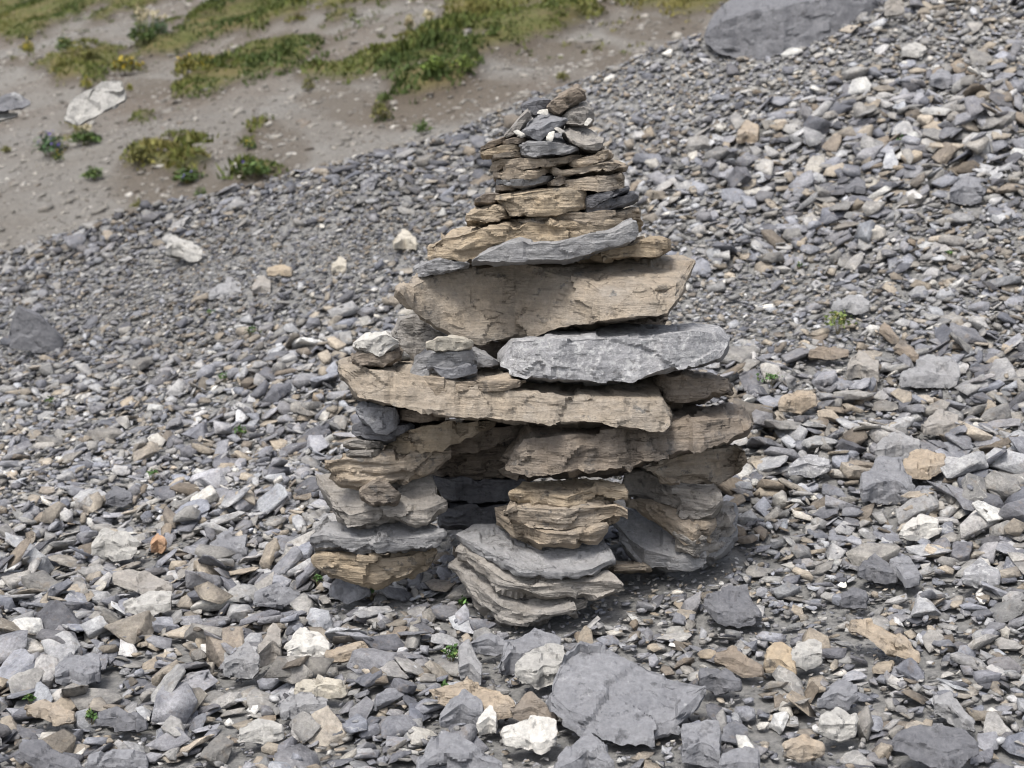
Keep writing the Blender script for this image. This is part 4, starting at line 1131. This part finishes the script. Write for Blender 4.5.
def tri_mesh(name, V, Fa, colr, mat, loc=(0, 0, 0), parent=None, quads=False):
    V = np.asarray(V, np.float32); Fa = np.asarray(Fa, np.int32); colr = np.asarray(colr, np.float32)
    me = bpy.data.meshes.new(name)
    k = Fa.shape[1]
    me.vertices.add(len(V)); me.vertices.foreach_set('co', (V - np.asarray(loc, np.float32)).ravel())
    me.loops.add(len(Fa) * k); me.loops.foreach_set('vertex_index', Fa.ravel())
    me.polygons.add(len(Fa)); me.polygons.foreach_set('loop_start', np.arange(0, len(Fa) * k, k, dtype=np.int32))
    try: me.polygons.foreach_set('loop_total', np.full(len(Fa), k, np.int32))
    except Exception: pass
    me.update(calc_edges=True)
    ca = me.color_attributes.new('leaf_colour', 'FLOAT_COLOR', 'POINT')
    ca.data.foreach_set('color', np.concatenate([colr, np.ones((len(colr), 1), np.float32)], 1).ravel())
    me.materials.append(mat)
    o = bpy.data.objects.new(name, me); COL.objects.link(o)
    if parent: o.parent = parent
    else: o.location = loc
    return o

# turf: blades in tufts
nT = 210000
ty = 12.5 + 45 * rng.random(nT) ** 1.15; txx = -.36 * ty - 1 + rng.random(nT) * (.36 * ty + 1 + .17 * ty + 1)
keep = turf_amount(txx, ty, Gh(txx, ty)) & (Gh(txx, ty) > Gs(txx, ty)); txx, ty = txx[keep], ty[keep]
tz = ground_z(txx, ty)
n = len(txx); K = 4
bx_ = np.repeat(txx, K) + rng.normal(0, .035, n * K); by_ = np.repeat(ty, K) + rng.normal(0, .035, n * K); bz_ = np.repeat(tz, K) - .02
hgt = (.022 + .035 * rng.random(n * K)) * (1 + .5 * np.repeat(np.sin(txx * 2.3 + ty * 1.1) * np.sin(ty * 1.7 - txx), K))
pick = rng.choice(n, 420, replace=False); cxs, cys = txx[pick], ty[pick]; crd = .10 + .25 * rng.random(420) ** 1.5; chh = crd * (.35 + .45 * rng.random(420))
dome = np.zeros(n); tone = np.zeros(n)
for a_, b_, r_, h_ in zip(cxs, cys, crd, chh):
    q_ = ((txx - a_) ** 2 + (ty - b_) ** 2) / (r_ * r_); w_ = q_ < 1
    dome[w_] = np.maximum(dome[w_], h_ * np.sqrt(1 - q_[w_])); tone[w_] = (math.sin(a_ * 91.7 + b_ * 37.1)) * .6
bz_ = bz_ + np.repeat(dome, K); hgt = hgt * (1 + np.repeat(dome > 0, K) * .5)
an = rng.random(n * K) * 6.283; wd = .012 + .012 * rng.random(n * K)
lx_, ly_ = rng.normal(0, .45, n * K) * hgt, rng.normal(0, .45, n * K) * hgt
Va = np.stack([np.stack([bx_ - np.cos(an) * wd, by_ - np.sin(an) * wd, bz_], -1), np.stack([bx_ + np.cos(an) * wd, by_ + np.sin(an) * wd, bz_], -1), np.stack([bx_ + lx_, by_ + ly_, bz_ + hgt], -1)], 1)
pn = np.sin(txx * .8 + ty * .35) + np.sin(txx * 1.9 - ty * .9 + 2) * .7 + rng.normal(0, .5, n) + tone
g1 = np.array((.090, .105, .022)); g2 = np.array((.150, .132, .040)); g3 = np.array((.045, .068, .016))
tt = np.clip(pn * .35 + .5, 0, 1)[:, None]
gc = np.where(tt < .5, g3 + (g1 - g3) * tt * 2, g1 + (g2 - g1) * (tt - .5) * 2)
gc = np.repeat(gc, K * 3, 0) * np.exp(rng.normal(0, .18, (n * K, 1))).repeat(3, 0)
gro = tri_mesh('grass', Va.reshape(-1, 3), np.arange(n * K * 3).reshape(-1, 3), gc, LM)
gro['kind'] = 'stuff'; gro['label'] = 'olive green turf growing in ragged patches on the far hillside'; gro['category'] = 'grass'
print('turf tufts', n)

GREEN = (.060, .095, .028); OLIVE = (.115, .115, .035); BLUEG = (.055, .095, .045); YEL = (.55, .40, .03); PUR = (.16, .12, .40); SEED_C = (.45, .40, .27)
def bush(px, py, wpx, hpx, label, green=GREEN, flower=None, nfl=40, name='hillside_bush', fn=hit_hill, n=None, leaf=None, cat='bush', group='bushes on the hillside', seeds=0):
    p = fn(px, py)
    x, y = p[0], p[1]
    z = float(ground_z(np.array([x]), np.array([y]))[0]) if fn is hit_hill else p[2] - .01
    mpp = y / F
    rw = wpx * mpp / 2; hh = hpx * mpp
    n = n or 260
    leaf = leaf or max(.012, rw * .16)
    root = bpy.data.objects.new(name, None); root.location = (x, y, z); COL.objects.link(root)
    root['label'] = label; root['category'] = cat; root['group'] = group; root['kind'] = 'thing'
    u = rng.random((n, 3)); a = u[:, 0] * 6.283; rr = np.sqrt(u[:, 1]) * (.75 + .3 * np.sin(a * 3 + px) * .5)
    top = np.sqrt(np.clip(1 - rr * rr, 0, 1)) * (.75 + .4 * rng.random(n))
    lump = 1 + .3 * np.sin(a * 4 + px * 1.3)
    P = np.stack([np.cos(a) * rr * rw * lump, np.sin(a) * rr * rw * .8, top * hh * (.35 + .65 * u[:, 2])], -1)
    A = rng.normal(size=(n, 3)); A[:, 2] = np.abs(A[:, 2]) * .6; A /= np.linalg.norm(A, axis=1)[:, None]
    Bv = np.cross(A, rng.normal(size=(n, 3))); Bv /= np.linalg.norm(Bv, axis=1)[:, None]
    L = leaf * (.7 + .7 * rng.random(n))[:, None]
    Q = np.stack([P - A * L * .9, P + Bv * L * .38, P + A * L * .9, P - Bv * L * .38], 1)
    c = np.array(green) * np.exp(rng.normal(0, .28, (n, 1))) * np.array((1, 1, 1)) + np.outer(rng.random(n) < .12, (.06, .05, .01))
    lo = tri_mesh('leaves', Q.reshape(-1, 3), np.arange(n * 4).reshape(-1, 4), np.repeat(c, 4, 0), LM, parent=root)
    # stems
    m = 10; sv = []; sf = []
    for k in range(m):
        e = P[k]; b0 = np.array([e[0] * .15, e[1] * .15, -.02]); w = np.array([leaf * .12, 0, 0])
        q = len(sv); sv += [b0 - w, b0 + w, e + w * .4, e - w * .4]; sf.append((q, q + 1, q + 2, q + 3))
    so = tri_mesh('stems', sv, sf, np.tile(np.array((.10, .085, .05)), (len(sv), 1)), LM, parent=root)
    if flower is not None:
        f = nfl; k = rng.integers(0, n, f)
        Pf = P[k].copy(); Pf[:, 2] = np.maximum(Pf[:, 2], hh * .55 * rng.random(f)) + hh * .12
        fl = leaf * .55
        A = rng.normal(size=(f, 3)); A[:, 2] *= .4; A /= np.linalg.norm(A, axis=1)[:, None]
        Bv = np.cross(A, rng.normal(size=(f, 3))); Bv /= np.linalg.norm(Bv, axis=1)[:, None]
        Q = np.stack([Pf - A * fl, Pf + Bv * fl, Pf + A * fl, Pf - Bv * fl], 1)
        c = np.array(flower) * np.exp(rng.normal(0, .2, (f, 1)))
        fo = tri_mesh('blossom', Q.reshape(-1, 3), np.arange(f * 4).reshape(-1, 4), np.repeat(c, 4, 0), PM, parent=root); fo['kind'] = 'stuff'
    if seeds:
        sv = []; sf = []; hv = []; hf = []
        for k in range(seeds):
            a = rng.random() * 6.28; e = np.array([math.cos(a) * rw * .8 * rng.random(), math.sin(a) * rw * .5, hh * (1.05 + .5 * rng.random())])
            b0 = np.array([e[0] * .6, e[1] * .6, 0]); w = np.array([.006, 0, 0])
            q = len(sv); sv += [b0 - w, b0 + w, e + w, e - w]; sf.append((q, q + 1, q + 2, q + 3))
            for t in range(14):
                A = rng.normal(size=3); A /= np.linalg.norm(A); Bv = np.cross(A, rng.normal(size=3)); Bv /= np.linalg.norm(Bv)
                cc = e + A * .02; s_ = .028; q = len(hv); hv += [cc - Bv * s_ * .5, cc + A * s_, cc + Bv * s_ * .5, cc - A * s_]; hf.append((q, q + 1, q + 2, q + 3))
        tri_mesh('stalks', sv, sf, np.tile(np.array((.13, .14, .06)), (len(sv), 1)), LM, parent=root)
        sh_ = tri_mesh('seed_heads', hv, hf, np.tile(np.array(SEED_C), (len(hv), 1)) * np.exp(rng.normal(0, .15, (len(hv), 1))), PM, parent=root); sh_['kind'] = 'stuff'
    return root

YG = (.17, .17, .03)
bush(28, 57, 18, 15, 'round yellow green bush on bare earth at the upper left', YG, YEL, 80)
bush(64, 48, 14, 9, 'low bush with yellow flowers right of the round yellow bush', OLIVE, YEL, 25)
bush(66, 69, 22, 19, 'dark green bush above left of the pale boulder', GREEN)
bush(88, 74, 24, 14, 'olive bush just above the pale boulder', OLIVE)
bush(86, 92, 16, 13, 'small olive yellow bush touching the top of the pale boulder', YG, YEL, 14)
bush(143, 55, 34, 22, 'tall leafy plant with fluffy pale seed heads among the upper left turf', GREEN, None, 0, seeds=14, name='seeding_plant', cat='plant')
bush(158, 42, 26, 18, 'leafy plant behind the fluffy seed heads', BLUEG, None, 0, seeds=5, name='seeding_plant', cat='plant')
bush(126, 76, 36, 18, 'bush with scattered yellow flowers right above the pale boulder', OLIVE, YEL, 45)
bush(187, 84, 30, 17, 'left half of the bright yellow flower row beside the oblong turf', YG, YEL, 150, name='yellow_flower_bush')
bush(208, 72, 26, 14, 'right half of the bright yellow flower row beside the oblong turf', YG, YEL, 120, name='yellow_flower_bush')
bush(130, 92, 8, 8, 'tiny yellow flowered tuft at the right end of the pale boulder', YG, YEL, 14)
bush(50, 160, 34, 26, 'dark clump with purple and yellow flowers below the pale boulder', BLUEG, PUR, 26, name='flower_clump')
bush(58, 163, 12, 12, 'small yellow flower tuft at the front of the purple clump', GREEN, YEL, 26, name='flower_clump')
bush(86, 146, 38, 14, 'wide green clump with a dry stalk right of the purple clump', GREEN, None, 0, seeds=4, name='flower_clump')
bush(94, 181, 26, 13, 'small dark cushion with purple dots on bare gravel', GREEN, PUR, 7, name='cushion_plant')
bush(6, 153, 12, 7, 'tiny green tuft at the left edge of the hillside', OLIVE, name='cushion_plant')
bush(138, 215, 18, 16, 'lowest green tuft on the hillside just above the scree edge', OLIVE, name='cushion_plant')
bush(201, 202, 18, 16, 'rounded green tuft right of the lowest tuft', GREEN, name='cushion_plant')
bush(140, 175, 30, 22, 'olive mound left of the purple dotted turf', OLIVE, name='cushion_plant')
bush(188, 184, 40, 14, 'flat green cushion with purple dots in the middle of the slope', GREEN, PUR, 8, name='cushion_plant')
bush(256, 188, 44, 18, 'wide green cushion close above the scree edge', GREEN, PUR, 4, name='cushion_plant')
bush(250, 152, 18, 10, 'green tuft with a few yellow flowers beside the dark eroded bank', GREEN, YEL, 16, name='cushion_plant')
bush(308, 92, 16, 13, 'dark tuft left of the central turf bank', OLIVE, name='cushion_plant')
bush(380, 122, 24, 20, 'dark olive mound below the central turf bank', OLIVE, name='cushion_plant')
bush(422, 136, 22, 16, 'dark green tuft furthest down towards the cairn top', GREEN, name='cushion_plant')
bush(435, 95, 34, 18, 'bright green mound at the lower end of the central turf', (.10, .14, .03), name='cushion_plant')
bush(465, 85, 26, 16, 'bright green mound at the right end of the central turf', (.10, .14, .03), name='cushion_plant')
bush(562, 82, 14, 10, 'green tuft alone on the slope above the cairn summit', OLIVE, name='cushion_plant')
bush(410, 44, 12, 16, 'left of two pale dry plants in the upper centre turf', OLIVE, None, 0, seeds=8, name='dry_plant', cat='plant')
bush(430, 38, 12, 15, 'right of two pale dry plants in the upper centre turf', OLIVE, None, 0, seeds=8, name='dry_plant', cat='plant')

PG = 'small green plants growing between the scree stones'
SP = (.060, .115, .035)
def sprig(px, py, w, h, label, green=SP, flower=None, nfl=10, n=60):
    return bush(px, py, w, h, label, green, flower, nfl, name='scree_plant', fn=hit_scree, n=n, leaf=.0075 + w * .00008, cat='plant', group=PG)
sprig(838, 328, 38, 20, 'yellow green plant growing alone on the right scree', (.13, .17, .05), (.55, .5, .22), 16, 130)
sprig(770, 381, 30, 12, 'low green plant right of the flecked boulder', SP, None, 0, 60)
sprig(572, 566, 16, 18, 'green sprig in the shade between the front and right legs', SP, None, 0, 50)
sprig(380, 664, 20, 14, 'green sprig with a violet flower in the foreground left of the front leg', SP, PUR, 3, 50)
sprig(452, 655, 20, 16, 'green sprig among stones just left of the front leg foot', SP, None, 0, 50)
sprig(462, 602, 10, 10, 'tiny sprig at the left foot of the front leg', SP, None, 0, 30)
sprig(445, 690, 16, 12, 'green sprig left of the white quartz wedge', SP, None, 0, 40)
sprig(318, 578, 12, 8, 'tiny sprig beside the foot of the left leg', SP, None, 0, 30)
sprig(372, 590, 14, 9, 'tiny sprig in front of the left leg', SP, None, 0, 30)
sprig(224, 378, 12, 9, 'small sprig in the middle of the left scree', SP, None, 0, 30)
sprig(252, 334, 20, 12, 'green sprig high in the left scree', SP, None, 0, 40)
sprig(48, 402, 16, 8, 'small sprig low at the left edge of the scree', SP, None, 0, 30)
sprig(240, 432, 18, 10, 'green sprig in the left scree level with the left leg top', SP, None, 0, 40)
sprig(152, 474, 14, 9, 'sprig on the left scree behind the dark angular block', SP, None, 0, 30)
sprig(210, 312, 10, 6, 'smallest sprig high in the left scree', SP, None, 0, 24)
sprig(902, 146, 18, 12, 'green sprig in the upper right scree', SP, None, 0, 40)
sprig(800, 266, 12, 6, 'tiny sprig above the yellow green plant', SP, None, 0, 24)
sprig(950, 254, 12, 8, 'tiny sprig at the right of the upper scree', SP, None, 0, 24)
sprig(216, 576, 14, 8, 'sprig right of the pale rough foreground stone', SP, None, 0, 30)
sprig(90, 716, 16, 10, 'sprig beside the dark corner slate in the foreground', SP, None, 0, 36)
sprig(30, 698, 14, 9, 'sprig near the left edge of the foreground', SP, None, 0, 30)
sprig(1016, 442, 10, 6, 'tiny sprig at the right edge of the picture', SP, None, 0, 24)

# ------------------------------------------------------------------ light
w = bpy.data.worlds.new('World'); SC.world = w; w.use_nodes = True
nt = w.node_tree; nt.nodes.clear()
wo = nt.nodes.new('ShaderNodeOutputWorld'); bg = nt.nodes.new('ShaderNodeBackground'); sk = nt.nodes.new('ShaderNodeTexSky')
SUN_EL, SUN_AZ = R(63), R(-150)
sk.sky_type = 'NISHITA'; sk.sun_disc = False; sk.sun_elevation = SUN_EL; sk.sun_rotation = SUN_AZ
sk.air_density = 1.0; sk.dust_density = 4.0; sk.ozone_density = 1.0
hs = nt.nodes.new('ShaderNodeHueSaturation'); hs.inputs['Saturation'].default_value = .5
nt.links.new(sk.outputs[0], hs.inputs['Color']); nt.links.new(hs.outputs[0], bg.inputs[0]); nt.links.new(bg.outputs[0], wo.inputs[0])
bg.inputs[1].default_value = .11
sl = bpy.data.lights.new('sun', 'SUN'); sl.energy = 1.5; sl.angle = R(16); sl.color = (1, .965, .91)
so = bpy.data.objects.new('sun', sl); COL.objects.link(so)
dirv = Vector((math.sin(SUN_AZ) * math.cos(SUN_EL), math.cos(SUN_AZ) * math.cos(SUN_EL), math.sin(SUN_EL)))
so.rotation_euler = dirv.to_track_quat('Z', 'Y').to_euler()
so.location = (0, 0, 20)

SC.view_settings.view_transform = 'Standard'; SC.view_settings.look = 'None'
SC.view_settings.gamma = 1; SC.view_settings.use_curve_mapping = False
SC.view_settings.exposure = 1.2
SC.render.engine = 'CYCLES'
SC.cycles.max_bounces = 5; SC.cycles.diffuse_bounces = 3
SC.cycles.use_denoising = True
SC.cycles.filter_width = 1.15
bpy.context.view_layer.update()
